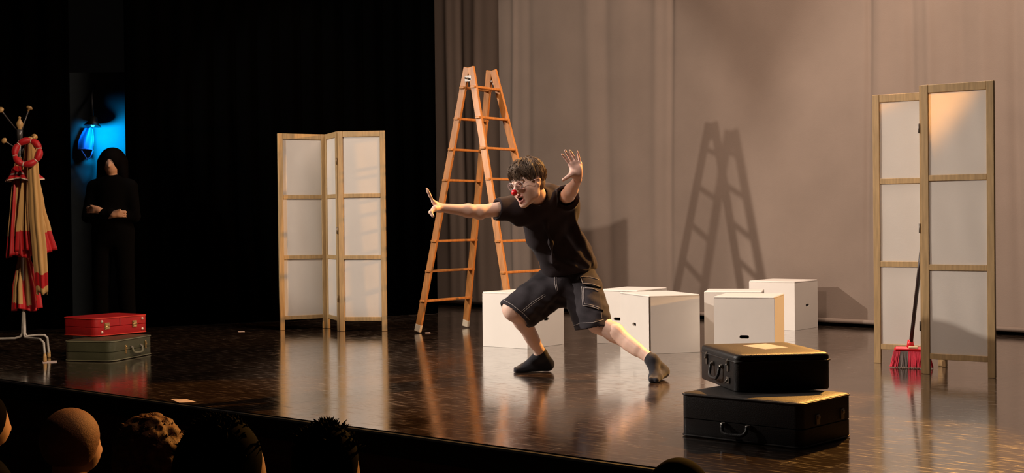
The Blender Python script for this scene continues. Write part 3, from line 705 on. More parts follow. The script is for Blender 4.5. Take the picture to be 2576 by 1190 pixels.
# ================================================================ THE PERFORMER
def perf():
    root = empty('person', (.42, 8.7, 0)); tag(root, 'performer with red clown nose, black t-shirt and cargo shorts, lunging with arms out', 'person')
    A = lambda px, py, d: np.array(P(px, py, d))
    # ---- joints
    neck = A(1357, 503, 8.50); chestc = A(1372, 545, 8.62); waist = A(1402, 612, 8.72); pelvis = A(1425, 690, 8.82)
    shR = A(1294, 522, 8.47); elR = A(1205, 533, 8.34); wrR = A(1110, 523, 8.22)
    shL = A(1418, 500, 8.66); elL = A(1430, 489, 8.38); wrL = A(1453, 452, 8.20)
    hipR = A(1392, 712, 8.84); knR = A(1293, 777, 8.62); anR = A(1362, 890, 8.88)
    hipL = A(1458, 712, 8.80); knL = A(1503, 812, 8.60); anL = A(1640, 905, 8.37)
    latv = shL-shR; latv /= np.linalg.norm(latv); axv = neck-pelvis; axv /= np.linalg.norm(axv); fwd = np.cross(latv, axv); fwd /= np.linalg.norm(fwd)
    if fwd[1] > 0: fwd = -fwd
    # ---- head frame
    f = np.array([-.67, -.69, -.27]); f /= np.linalg.norm(f); up = np.array([-.12, 0, 1.0]); up -= f*(up@f); up /= np.linalg.norm(up); rt = np.cross(up, -f); rt = np.cross(f, up)
    Rh = np.stack([rt, f, up], 1); hc = A(1327, 458, 8.30); SCL = 1.07
    def H(x, y, z): return hc+SCL*(Rh @ np.array([x, y, z]))
    v = Vol((-.62, 7.95, -.005), (1.12, 9.15, 1.50), .0045)
    # torso and limbs
    v.cone(chestc, waist, .135, .115, .03, flat=(fwd, 1.25)); v.cone(waist, pelvis, .115, .13, .04, flat=(fwd, 1.2)); v.cone(neck-axv*.02, chestc, .06, .10, .05)
    for s_, e_, w_ in ((shR, elR, wrR), (shL, elL, wrL)):
        v.cone(neck-axv*.035, s_, .055, .056, .04); v.cone(s_, e_, .052, .039, .03)
        m = e_+(w_-e_)*.28; v.cone(e_, m, .037, .0375, .03); v.cone(m, w_, .0375, .0265, .03)
        v.ell(e_-(w_-e_)*.03+np.array([0, 0, -.014]), (.030, .030, .030), .02)
    for h_, k_, a_, sg in ((hipR, knR, anR, 1), (hipL, knL, anL, -1)):
        v.cone(pelvis, h_, .11, .10, .04); v.cone(h_, k_, .092, .060 if sg == -1 else .064, .03); 
        bk = a_-k_; bn = bk/np.linalg.norm(bk)
        cf = np.array([.30, .75, .35]) if sg == 1 else np.array([.45, .35, .65]); cf -= bn*(cf@bn); cf /= np.linalg.norm(cf)
        if sg == 1: v.ell(k_-cf*.008, (.054, .054, .058), .04)
        m = k_+bk*.30+cf*(.018 if sg == 1 else .010); v.cone(k_, m, .056, .058, .05); v.cone(m, k_+bk*.72, .057, .040, .03); v.cone(k_+bk*.6, a_, .040, .034, .02)
    # feet
    hlR = A(1377, 918, 8.93); blR = A(1318, 927, 8.90); toR = A(1298, 931, 8.88); hlR[2] = .042; blR[2] = .026; toR[2] = .017
    hlL = A(1664, 935, 8.42); hlL[2] = .045; blL = hlL+np.array([-.050, -.125, -.018]); toL = hlL+np.array([-.068, -.175, -.026])
    feet = ((anR, hlR, blR, toR), (anL, hlL, blL, toL))
    def foot(vol, g):
        for a_, h_, b_, t_ in feet:
            side = np.cross(t_-h_, [0, 0, 1]); side /= np.linalg.norm(side)
            vol.cone(a_, h_+np.array([0, 0, .012]), .036+g, .036+g, .02); vol.cone(h_, b_, .035+g, .024+g, .03, flat=(side, .78)); vol.cone(a_+(b_-a_)*.15, b_, .034+g, .022+g, .03)
            vol.cone(b_+side*.016, t_+side*.014, .023+g, .014+g, .015); vol.cone(b_-side*.016, t_-side*.018, .023+g, .014+g, .015)
    foot(v, 0)
    # neck and head
    v.cone(neck, H(0, -.035, -.05), .058, .056, .03)
    E = lambda c, r, k=.012, mode='add', rot=Rh: v.ell(H(*c), np.array(r)*SCL, k, rot=rot, mode=mode)
    C = lambda a, b, ra, rb, k=.01, mode='add': v.cone(H(*a), H(*b), ra*SCL, rb*SCL, k, mode=mode)
    E((0, -.015, .025), (.075, .095, .092), .02); E((0, .032, -.028), (.061, .064, .085), .02); E((0, .042, -.082), (.042, .048, .040), .02); E((0, .076, -.112), (.020, .017, .016), .018)
    for s_ in (-1, 1):
        C((s_*.058, .002, -.035), (s_*.050, .012, -.075), .018, .016, .02); C((s_*.050, .012, -.075), (s_*.012, .075, -.112), .016, .014, .02)
        E((s_*.040, .062, -.022), (.024, .022, .022), .035); E((s_*.042, .032, -.055), (.020, .036, .036), .04)
        E((s_*.031, .102, .010), (.020, .014, .012), .01, 'sub')
        C((s_*.014, .093, .029), (s_*.050, .076, .031), .005, .004, .014)
        C((s_*.017, .091, .019), (s_*.046, .079, .018), .0035, .0035, .004); C((s_*.018, .090, .001), (s_*.045, .079, .002), .003, .003, .004)
        E((s_*.012, .109, -.030), (.009, .010, .008), .008)
        E((s_*.077, -.004, -.006), (.008, .019, .031), .006); C((s_*.078, -.012, .018), (s_*.080, -.022, -.002), .006, .006, .008)
        E((s_*.087, -.001, .000), (.008, .010, .016), .005, 'sub')
    C((0, .094, .014), (0, .120, -.026), .008, .012, .012)
    C((-.021, .094, -.061), (0, .104, -.057), .0045, .0065, .006); C((.021, .094, -.061), (0, .104, -.057), .0045, .0065, .006)
    C((-.019, .088, -.082), (0, .099, -.093), .0045, .0075, .006); C((.019, .088, -.082), (0, .099, -.093), .0045, .0075, .006)
    E((0, .100, -.074), (.017, .030, .012), .004, 'sub')
    # hands
    def hand(wr, knuckles, tips, thumb, bend, palmn, rk=.012):
        wr = np.array(wr)
        kn = [np.array(k) for k in knuckles]; pc = sum(kn)/4
        for k in kn: v.cone(wr+(k-wr)*.12, k, .017, rk, .016, flat=(palmn, 1.15))
        v.ell((wr*.45+pc*.55), (.034, .034, .034), .015, rot=None) if False else None
        for i, (k, t) in enumerate(zip(kn, tips)):
            t = np.array(t); L = t-k; b = np.array(palmn)*bend; p1 = k+L*.45+b; p2 = k+L*.75+b*.9
            r0 = .0078 if i < 3 else .0072
            v.cone(k, p1, r0, r0, .003); v.cone(p1, p2, r0, r0*.94, .004); v.cone(p2, t, r0*.94, r0*.80, .004)
        t0, t1, t2 = [np.array(t) for t in thumb]
        v.cone(wr+(t0-wr)*.2, t0, .019, .0165, .015); v.cone(t0, t1, .0155, .0115, .010); v.cone(t1, t2, .0115, .009, .006)
    d = 8.16
    pnL = np.array([-.15, -.98, .05])
    hand(A(1454, 447, 8.19), [A(1434.5, 415, d), A(1441, 409.5, d), A(1450, 407, d+.01), A(1459.5, 411, d+.02)],
         [A(1413.5, 388, d-.03), A(1421.5, 378.5, d-.03), A(1433.5, 378.5, d-.02), A(1452.5, 381, d)],
         (A(1440, 437, d-.02), A(1427, 446, d-.04), A(1416, 453, d-.05)), -.004, pnL)
    v.ell(A(1443, 434, d-.004), (.020, .012, .026), .03); v.ell(A(1458, 430, d+.004), (.013, .011, .028), .03)
    pnR = np.array([-.82, -.10, .45])
    hand(A(1107, 524, 8.22), [A(1090, 508, 8.17), A(1089, 506, 8.195), A(1089, 507, 8.22), A(1091, 510, 8.245)],
         [A(1076, 477, 8.13), A(1073, 474, 8.165), A(1075, 476, 8.21), A(1080, 483, 8.25)],
         (A(1093, 525, 8.14), A(1083, 534, 8.10), A(1089, 544, 8.09)), .004, pnR)
    def skincol(p):
        c = np.tile(np.array([.82, .56, .44, 1.0]), (len(p), 1)); q = ((p-hc)/SCL) @ Rh
        def paint(m, col, w_=1.0): c[m, :3] = c[m, :3]*(1-w_)+np.array(col)*w_
        hd = np.linalg.norm(q, axis=1) < .17
        lip = hd & (q[:, 1] > .080) & (np.abs(q[:, 0]) < .026) & (q[:, 2] < -.050) & (q[:, 2] > -.102)
        paint(lip, (.50, .15, .13), .75)
        inn = hd & (np.abs(q[:, 0]) < .0175) & (np.abs(q[:, 2]+.074) < .012) & (q[:, 1] < .092) & (q[:, 1] > .03); paint(inn, (.09, .006, .008))
        bw = hd & (q[:, 1] > .070) & (np.abs(np.abs(q[:, 0])-.032) < .020) & (np.abs(q[:, 2]-.033) < .0055); paint(bw, (.07, .035, .02), .95)
        ck = hd & (q[:, 1] > .05) & (np.hypot(np.abs(q[:, 0])-.045, q[:, 2]+.03) < .018); paint(ck, (.72, .33, .26), .4)
        pal = (np.linalg.norm(p-np.array(A(1440, 420, 8.16)), axis=1) < .13); paint(pal, (.86, .54, .47), .5)
        return c
    body = build_vol('body', v, M['skin'], root, 1, color=skincol)
    # eyes, teeth
    for s_ in (-1, 1):
        b = MB(); b.ball(H(s_*.031, .083, .010), .0125*SCL, 18); ey = build('eye', b, M['eye_white'], root, world=True)
        b = MB(); b.ball(H(s_*.0305, .0918, .009), .0062*SCL, 12); build('iris', b, M['iris'], ey, root=root)
    b = MB(); b.tube([H(-.014, .088, -.0655), H(-.007, .093, -.0650), H(.007, .093, -.0650), H(.014, .088, -.0655)], .0032, 8); build('teeth', b, M['teeth'], root, world=True)
    b = MB(); b.ball(H(0, .124, -.029), .0195, 22); build('clown_nose', b, M['nose'], root, world=True)
    # glasses
    gl = None; b = MB()
    for s_ in (-1, 1): b.tube([H(s_*.034+.025*math.cos(a), .108-.10*abs(s_*.034+.025*math.cos(a))**1.4*3, .004+.022*math.sin(a)) for a in [2*math.pi*i/28 for i in range(28)]], .0014, 6, closed=True)
    b.tube([H(-.011, .113, .008), H(0, .117, .011), H(.011, .113, .008)], .0014, 6)
    for s_ in (-1, 1): b.tube([H(s_*.058, .098, .010), H(s_*.078, .06, .011), H(s_*.083, .0, .012), H(s_*.082, -.02, .0)], .0014, 6)
    gl = build('glasses', b, M['wire'], root, world=True)
    for s_ in (-1, 1):
        b = MB(); ring = [H(s_*.034+.0245*math.cos(a), .1085-.10*abs(s_*.034+.0245*math.cos(a))**1.4*3, .004+.0215*math.sin(a)) for a in [2*math.pi*i/28 for i in range(28)]]; cc = H(s_*.034, .1085-.3*.034**1.4, .004)
        n_ = Rh @ np.array([0, .0007, 0]); b.add([V(p) for p in ring]+[V(cc)]+[V(p+n_) for p in ring]+[V(cc+n_)], [(i, (i+1) % 28, 28) for i in range(28)]+[(29+(i+1) % 28, 29+i, 57) for i in range(28)]+[(i, 29+i, 29+(i+1) % 28, (i+1) % 28) for i in range(28)], True)
        build('lens', b, M['glass'], gl, root=root)
    # ---- hair: short at the sides and nape, long waves falling over the forehead
    rnd = random.Random(4); hv = Vol(hc-.2, hc+.2, .0035)
    hv.ell(H(0, -.022, .034), np.array((.084, .103, .094))*SCL, .01, rot=Rh)
    hv.ell(H(0, -.045, -.02), np.array((.073, .062, .060))*SCL, .015, rot=Rh)
    hv.ell(H(0, .115, -.03), np.array((.075, .075, .083))*SCL, .006, rot=Rh, mode='sub')
    for s_ in (-1, 1): hv.ell(H(s_*.085, .002, -.010), np.array((.024, .022, .032))*SCL, .004, rot=Rh, mode='sub')
    hv.ell(H(0, .03, -.12), np.array((.1, .085, .075))*SCL, .006, rot=Rh, mode='sub')
    hv.ell(H(0, .085, .015), np.array((.066, .055, .050))*SCL, .004, rot=Rh, mode='sub')
    hair = build_vol('hair', hv, M['hair'], root, 1)
    def skull(az, el, lift=0.0):          # az from the forehead towards the right ear, el above the horizon
        return np.array([math.sin(az)*math.cos(el)*(.085+lift), -.022+math.cos(az)*math.cos(el)*(.105+lift), .034+math.sin(el)*(.095+lift)])
    def clump(mb, pts, n, spread, r0):    # several strands that run together and meet at the tip
        K = len(pts)
        for j in range(n):
            o = np.array([rnd.gauss(0, 1), rnd.gauss(0, 1), rnd.gauss(0, 1)])*spread; ph = rnd.uniform(0, 6); L = []
            for k, p in enumerate(pts):
                t = k/(K-1); f_ = (1-.75*t)+.25*math.sin(math.pi*t); L.append(V(H(*(p+o*f_+.0015*np.array([math.sin(ph+5*t), math.cos(ph+4*t), math.sin(ph*2+4*t)])))))
            mb.tube(L, [r0*(1-.8*(k/(K-1))**2) for k in range(K)], 5, caps=False)
    def bez(a, b_, c_, d_, K=9):
        return [np.array(a)*(1-t)**3+3*np.array(b_)*t*(1-t)**2+3*np.array(c_)*t*t*(1-t)+np.array(d_)*t**3 for t in [k/(K-1) for k in range(K)]]
    mb = MB()
    for i in range(210):                  # crown, sides and back
        th = rnd.uniform(-3.14, 3.14); side = abs(th) < 2.0
        if abs(th) < .75: continue
        e0 = rnd.uniform(.7, 1.5); e1 = e0-rnd.uniform(.45, .85); e1 = max(e1-(.35 if 1.1 < abs(th) else 0), .10 if abs(th) < 1.3 else -.28); sw = rnd.uniform(-.3, .3); lf = rnd.uniform(.001, .009); wv = rnd.uniform(-.10, .10)
        clump(mb, [skull(th+sw*t+wv*math.sin(7*t+i), e0+(e1-e0)*t, lf*math.sin(math.pi*min(1, t+.15))+.001) for t in [k/6 for k in range(7)]], 11, .0036, .0014)
    for i in range(90):                   # short nape and the hair behind the ears
        th = rnd.choice((-1, 1))*rnd.uniform(1.75, 3.14); e0 = rnd.uniform(.0, .5); e1 = rnd.uniform(-.75, -.45)
        clump(mb, [skull(th+rnd.uniform(-.01, .01)*k, e0+(e1-e0)*t, (.004-.003*t)) for k, t in enumerate([k/6 for k in range(7)])], 10, .0034, .0013)
    for i in range(80):                   # fringe swept across the forehead from the parting
        x0 = rnd.uniform(-.012, .040); y0 = rnd.uniform(-.01, .055); s0 = np.array([x0, y0, .034+.098*math.sqrt(max(0, 1-(x0/.085)**2-((y0+.022)/.108)**2))])
        u_ = rnd.random(); xe = .030-.098*u_; ye = -.022+.116*math.sqrt(max(.05, 1-(xe/.088)**2))-.004; ze = .036+.016*math.sin(u_*9+1)+rnd.uniform(-.012, .020)
        lf = rnd.uniform(.006, .018); m1 = s0+np.array([(xe-x0)*.25, .045, lf]); m2 = np.array([xe*1.02+(.010 if rnd.random() < .5 else -.004), ye+.010, ze+.048])
        wv = rnd.uniform(-.007, .007); q_ = bez(s0, m1, m2, (xe+wv, ye, ze+abs(wv)), 11); q_ = [p+np.array([1, .2, .3])*wv*math.sin(k*1.0+i)*min(1, k/4) for k, p in enumerate(q_)]; clump(mb, q_, 12, .0038, .0014)
    for i in range(24):                   # the shorter side of the parting, falling to the right temple
        x0 = rnd.uniform(.030, .045); y0 = rnd.uniform(-.01, .05); s0 = np.array([x0, y0, .034+.098*math.sqrt(max(0, 1-(x0/.085)**2-((y0+.022)/.108)**2))])
        xe = rnd.uniform(.062, .082); ye = rnd.uniform(.030, .062); ze = rnd.uniform(.005, .045)
        clump(mb, bez(s0, s0+np.array([.02, .02, .014]), (xe+.004, ye+.006, ze+.04), (xe, ye, ze)), 12, .0036, .0014)
    build('locks', mb, M['hair'], hair, root=root, recalc=False)
    # ---- t-shirt
    nax0 = (np.array(H(0, -.035, -.05))-neck); nax0 /= np.linalg.norm(nax0)
    tv = Vol((-.12, 8.2, .50), (.62, 9.1, 1.32), .0055)
    def sa(p): return np.array(p)
    top = A(1366, 520, 8.60); mid = A(1384, 580, 8.70); low = A(1420, 640, 8.78); hem = A(1437, 676, 8.82)
    lat2 = A(1445, 600, 8.78)-A(1330, 600, 8.62); lat2 /= np.linalg.norm(lat2)
    tv.cone(top, mid, .150, .158, .04, flat=(fwd, 1.30)); tv.cone(mid, low, .160, .166, .04, flat=(fwd, 1.22)); tv.cone(low, hem, .168, .172, .04, flat=(fwd, 1.22))
    tv.cone(A(1310, 535, 8.5), A(1418, 525, 8.68), .085, .105, .05)
    tv.cone(A(1350, 508, 8.53), shL+np.array([0, 0, .0]), .072, .078, .05); tv.cone(A(1350, 508, 8.53), shR, .072, .070, .05)
    cuR = shR+(elR-shR)*.52; cuL = shL+(elL-shL)*.62
    tv.cone(shR, cuR, .074, .068, .03); tv.cone(A(1418, 512, 8.66), cuL+np.array([.0, 0, -.010]), .082, .078, .03)
    tv.cone(chestc, waist, .147, .127, .02, flat=(fwd, 1.25)); tv.cone(waist, pelvis, .127, .142, .03, flat=(fwd, 1.2)); tv.cone(neck-axv*.045, chestc, .080, .118, .04)
    tv.cone(neck-axv*.05, neck+nax0*.030+fwd*.010, .102, .082, .03)
    # ridges of cloth pulled from the arm pits and across the belly
    for (a, b_, c_), r in ((((1440, 540, 8.60), (1462, 600, 8.68), (1488, 660, 8.76)), .014), 
                          (((1372, 560, 8.47), (1385, 610, 8.52), (1392, 660, 8.62)), .009), (((1400, 655, 8.62), (1440, 668, 8.66), (1490, 690, 8.74)), .012), (((1425, 600, 8.6), (1450, 640, 8.66), (1480, 668, 8.72)), .010)):
        tv.cone(A(*a), A(*b_), r*.5, r, .035); tv.cone(A(*b_), A(*c_), r, r*.5, .035)
    def foldfn(g):
        u_ = (g-low) @ lat2; w_ = (g-low) @ axv
        return .0035*np.sin(u_*40+w_*12+2*np.sin(w_*12))*np.clip((.30-w_)*3, .15, 1)+.002*np.sin(u_*23-w_*45)-.002
    tv.warp(foldfn)
    nc = A(1337, 508, 8.46); nax = (np.array(H(0, -.035, -.05))-neck); nax /= np.linalg.norm(nax)
    def cutter(p0, n, lo, hi): tv.halfspace(p0, n, lo, hi)
    dR = (elR-shR)/np.linalg.norm(elR-shR); dL = (elL-shL)/np.linalg.norm(elL-shL)
    tv.halfspace(cuR, dR*.92+np.array([-.1, 0, .22]), (-.12, 8.2, .9), (.09, 8.75, 1.32)); tv.halfspace(cuL, dL, (.29, 8.2, 1.0), (.62, 8.62, 1.32))
    tv.cone(cuR-dR*.03, cuR+dR*.05, .056, .058, 0, mode='sub'); tv.cone(cuL-dL*.025, cuL+dL*.05, .058, .062, 0, mode='sub')
    tv.halfspace(A(1433, 689, 8.8), np.array([.18, 0, -1.0]), (-.1, 8.2, .5), (.62, 9.1, .75))
    tv.cone(A(1437, 690, 8.82), A(1442, 710, 8.82), .150, .15, 0, flat=(fwd, 1.22), mode='sub')
    tv.cone(neck+nax*.068, H(0, -.03, -.08), .064, .066, .002, mode='sub')
    sh, shb = build_vol('t_shirt', tv, M['shirt'], root, 1, want_bvh=True)
    b = MB(); nn_ = V(nax); ux = nn_.cross(V((0, 1, 0))).normalized(); uy = nn_.cross(ux); ring = []
    for i in range(36):
        a = 2*math.pi*i/36; dr = ux*math.cos(a)+uy*math.sin(a); o0 = V(neck+nax*.022)
        ring.append(o0+dr*.070)
    b.tube(ring, .008, 8, closed=True, flat=(.7, 1.3)); build('collar', b, M['shirt'], sh, root=root)
    # ---- shorts
    sv = Vol((-.22, 8.2, .18), (.75, 9.2, .80), .0055)
    sv.cone(A(1432, 672, 8.83), A(1430, 705, 8.83), .150, .158, .04, flat=(fwd, 1.15))
    hmR = A(1297, 789, 8.64); hmL = A(1491, 824, 8.60)
    sv.cone(hipR, hmR, .118, .118, .05); sv.cone(hipL+np.array([0, 0, -.0]), hmL, .125, .112, .05); sv.cone(A(1478, 730, 8.74), A(1497, 800, 8.62), .088, .095, .04)
    sv.cone(A(1400, 725, 8.70), A(1330, 775, 8.60), .055, .05, .05); sv.cone(A(1488, 715, 8.75), A(1508, 780, 8.66), .045, .035, .04)
    sv.cone(A(1415, 745, 8.80), A(1340, 806, 8.66), .05, .03, .05)
    def sfold(g): return .0042*np.abs(np.sin(g[:, 0]*22+g[:, 2]*34+1.5*np.sin(g[:, 2]*14)))**1.6-.003+.0022*np.sin(g[:, 0]*60-g[:, 2]*48+g[:, 1]*30)
    sv.warp(sfold)
    nR = A(1290, 797, 8.60)-A(1390, 705, 8.84); nR /= np.linalg.norm(nR)
    sv.halfspace(A(1296, 793, 8.62), (-.62, -.25, -.74), (-.22, 8.2, .18), (.19, 9.2, .8)); sv.halfspace(A(1490, 826, 8.6), (.12, -.1, -1.0), (.30, 8.2, .18), (.75, 9.2, .8))
    nR = np.array([-.62, -.25, -.74]); nR /= np.linalg.norm(nR)
    for h_, m_, r_ in ((hipR, hmR, .100), (hipL, hmL, .092)):
        ax_ = (m_-h_)/np.linalg.norm(m_-h_); sv.cone(m_-ax_*.035, m_+ax_*.12, r_, r_, 0, mode='sub')
    so, sb = build_vol('cargo_shorts', sv, M['denim'], root, 1, want_bvh=True)
    # stitching and pocket laid on the cloth
    def on(px, py, off=.002):
        r = (cF*FPX+cR*(px-1288)+cU*(595-py)).normalized(); h = sb.ray_cast(EYE, r)
        return None if h[0] is None else h[0]+h[1]*off
    def stitch(pts, r=.0016, nm='stitching', n=14):
        q = []
        for (x0, y0), (x1, y1) in zip(pts[:-1], pts[1:]):
            for i in range(n): t = i/n; p = on(x0+(x1-x0)*t, y0+(y1-y0)*t, .0012); q.append(p)
        q = [p for p in q if p is not None]
        q2 = [q[0]] if q else []
        for p in q[1:]:
            if (p-q2[-1]).length < .05: q2.append(p)
        if len(q2) > 3: b = MB(); b.tube(q2, r, 6); build(nm, b, M['stitch'], so, root=root)
    stitch([(1395, 690), (1396, 715), (1400, 735)]); stitch([(1399, 690), (1400, 715), (1403, 733)])
    stitch([(1258, 749), (1290, 768), (1318, 790), (1332, 805)]); stitch([(1312, 783), (1340, 760), (1371, 740)]); stitch([(1315, 786), (1343, 763), (1374, 743)])
    stitch([(1443, 820), (1460, 813), (1490, 812), (1520, 804)]); stitch([(1511, 775), (1514, 802)])
    # pocket patch: grid cast onto the shorts
    def patch(c, nx, nz, off, nm, m, th=.006):
        b = MB(); T = []; 
        for j in range(nz+1):
            for i in range(nx+1):
                s_, t = i/nx, j/nz; x = (c[0][0]*(1-s_)+c[1][0]*s_)*(1-t)+(c[3][0]*(1-s_)+c[2][0]*s_)*t; y = (c[0][1]*(1-s_)+c[1][1]*s_)*(1-t)+(c[3][1]*(1-s_)+c[2][1]*s_)*t
                p = on(x, y, off)
                if p is None: p = T[-1]+V((.0008, .006, 0)) if T else V(A(x, y, 8.6))
                T.append(p)
        vs = T+[p+V((.1, .99, 0))*(off+.004) for p in T]; K = len(T); fs = []
        for j in range(nz):
            for i in range(nx): q = j*(nx+1)+i; fs.append((q, q+nx+1, q+nx+2, q+1)); fs.append((K+q, K+q+1, K+q+nx+2, K+q+nx+1))
        edge = [i for i in range(nx+1)]+[j*(nx+1)+nx for j in range(1, nz+1)]+[nz*(nx+1)+i for i in range(nx-1, -1, -1)]+[j*(nx+1) for j in range(nz-1, 0, -1)]
        for k in range(len(edge)): a, c_ = edge[k], edge[(k+1) % len(edge)]; fs.append((a, c_, K+c_, K+a))
        b.add(vs, fs, True); return build(nm, b, m, so, root=root)
    pk = patch([(1463, 722), (1508, 728), (1516, 784), (1467, 770)], 10, 12, .007, 'cargo_pocket', M['denim'])
    fl = patch([(1458, 698), (1507, 705), (1510, 728), (1466, 717)], 10, 5, .012, 'pocket_flap', M['denim'])
    stitch([(1459, 700), (1480, 700), (1505, 708)]); 
    def st_off(pts, off, r=.0016):
        q = []
        for (x0, y0), (x1, y1) in zip(pts[:-1], pts[1:]):
            for i in range(8): t = i/8; p = on(x0+(x1-x0)*t, y0+(y1-y0)*t, off); q += [p] if p is not None else []
        if len(q) > 3: b = MB(); b.tube(q, r, 6); build('stitching', b, M['stitch'], so, root=root)
    st_off([(1464, 722), (1467, 770), (1490, 774), (1508, 781)], .0085); st_off([(1468, 724), (1471, 766), (1490, 770), (1510, 777)], .0085); st_off([(1460, 700), (1466, 715), (1488, 718), (1508, 725)], .0135); st_off([(1460, 699), (1482, 700), (1505, 706)], .0135)
    st_off([(1472, 726), (1490, 728), (1506, 736)], .0095, .0025)
    # ---- socks
    kv = Vol((.0, 8.1, -.002), (1.05, 9.1, .2), .004); foot(kv, .0035)
    for a_, k_, w_ in ((anR, knR, .24), (anL, knL, .20)): kv.cone(a_, a_+(k_-a_)*.10, .0385, .0395, .01)
    kv.halfspace((0, 8.5, .0015), (0, 0, -1))
    for a_, k_ in ((anR, knR), (anL, knL)):
        n = (k_-a_)/np.linalg.norm(k_-a_); c0 = a_+n*.032; kv.halfspace(c0, n, a_-.10, a_+np.array([.10, .12, .14]))
    sock_v, sock_q = kv.mesh()
    for nm, sel in (('sock', lambda x: x < .5), ('sock', lambda x: x >= .5)):
        keep = sel(sock_v[sock_q[:, 0], 0]); q = sock_q[keep]; used = np.unique(q); re = np.full(len(sock_v), -1); re[used] = np.arange(len(used))
        b = MB(); b.add([tuple(p) for p in smooth_verts(sock_v[used], re[q], 1)], [tuple(int(i) for i in f_) for f_ in re[q]], True); build(nm, b, M['sock'], root, world=True)
perf()

# ================================================================ BLUE-LIT WING OPENING
a = P(180, 500, 13.46); c = P(420, 500, 13.46)
b = MB(); b.beam(V((a.x, a.y, 1.25)), V((c.x, c.y, 1.25)), .04, 2.5, up=(0, 0, 1), bev=.003)
tag(build('wing_flat', b, M['wing_wall']), 'pale flat in the wings lit blue by a work lamp', 'wall panel')
lp = P(233, 316, 13.2); lamp = empty('work_lamp', lp); tag(lamp, 'small black hooded work lamp shining blue in the left wing', 'lamp')
b = MB(); b.lathe([(.02, .09), (.035, .085), (.045, .04), (.085, -.005), (.080, -.005), (.04, .035)], lp, 20, axis=(.1, .1, 1)); build('lamp_hood', b, M['lamp_black'], lamp, world=True)
b = MB(); b.tube([lp+V((0, 0, .08)), lp+V((-.02, .05, .3)), lp+V((-.05, .245, .42))], .012, 8); build('lamp_arm', b, M['lamp_black'], lamp, world=True)
bl = bpy.data.materials.new('blue bulb'); bl.use_nodes = True; q = bl.node_tree.nodes['Principled BSDF']; q.inputs['Emission Color'].default_value = (.05, .5, 1, 1); q.inputs['Emission Strength'].default_value = 1.5
b = MB(); b.ball(lp+V((.0, .0, .005)), .018, 12); build('bulb', b, bl, lamp, world=True)
spot('blue_work_light', lp+V((.03, -.10, -.05)), lp+V((.11, .30, -.13)), 85, (.0, .36, .85), 118, .95, .03)
# pale cloth hanging under the lamp
b = MB(); vs = []; fs = []; nx_, nz_ = 24, 16
for side in (0, 1):
    for j in range(nz_+1):
        for i in range(nx_+1):
            x = i/nx_; z = j/nz_; l = 213-17*math.sin(math.pi*min(1, z*1.2)/2); r = 232+2*z; p = P(l+(r-l)*x, 322+54*z, 13.30+.03*math.sin(x*7+z*2)+.004*side); vs.append(p)
K = (nx_+1)*(nz_+1)
for s_ in (0, 1):
    for j in range(nz_):
        for i in range(nx_): q = s_*K+j*(nx_+1)+i; fs.append((q, q+1, q+nx_+2, q+nx_+1) if s_ == 0 else (q, q+nx_+1, q+nx_+2, q+1))
b.add(vs, fs, True); root = empty('hanging_cloth', P(215, 350, 13.30)); tag(root, 'pale cloth bag hanging beneath the blue work lamp', 'cloth')
build('cloth_bag', b, M['wing_cloth'], root, world=True)
b = MB(); b.tube([P(196, 376, 13.27), P(215, 374, 13.27), P(234, 376, 13.27)], .006, 8); b.tube([P(234, 376, 13.27), P(235, 350, 13.27), P(233, 324, 13.27)], .005, 8); b.tube([P(205, 378, 13.27), P(214, 392, 13.27), P(219, 402, 13.27), P(228, 396, 13.27), P(234, 378, 13.27)], .006, 8); b.tube([P(226, 324, 13.30), P(230, 316, 13.27), P(232, 311, 13.24)], .005, 8); build('strap', b, M['wing_cloth'], root, world=True)

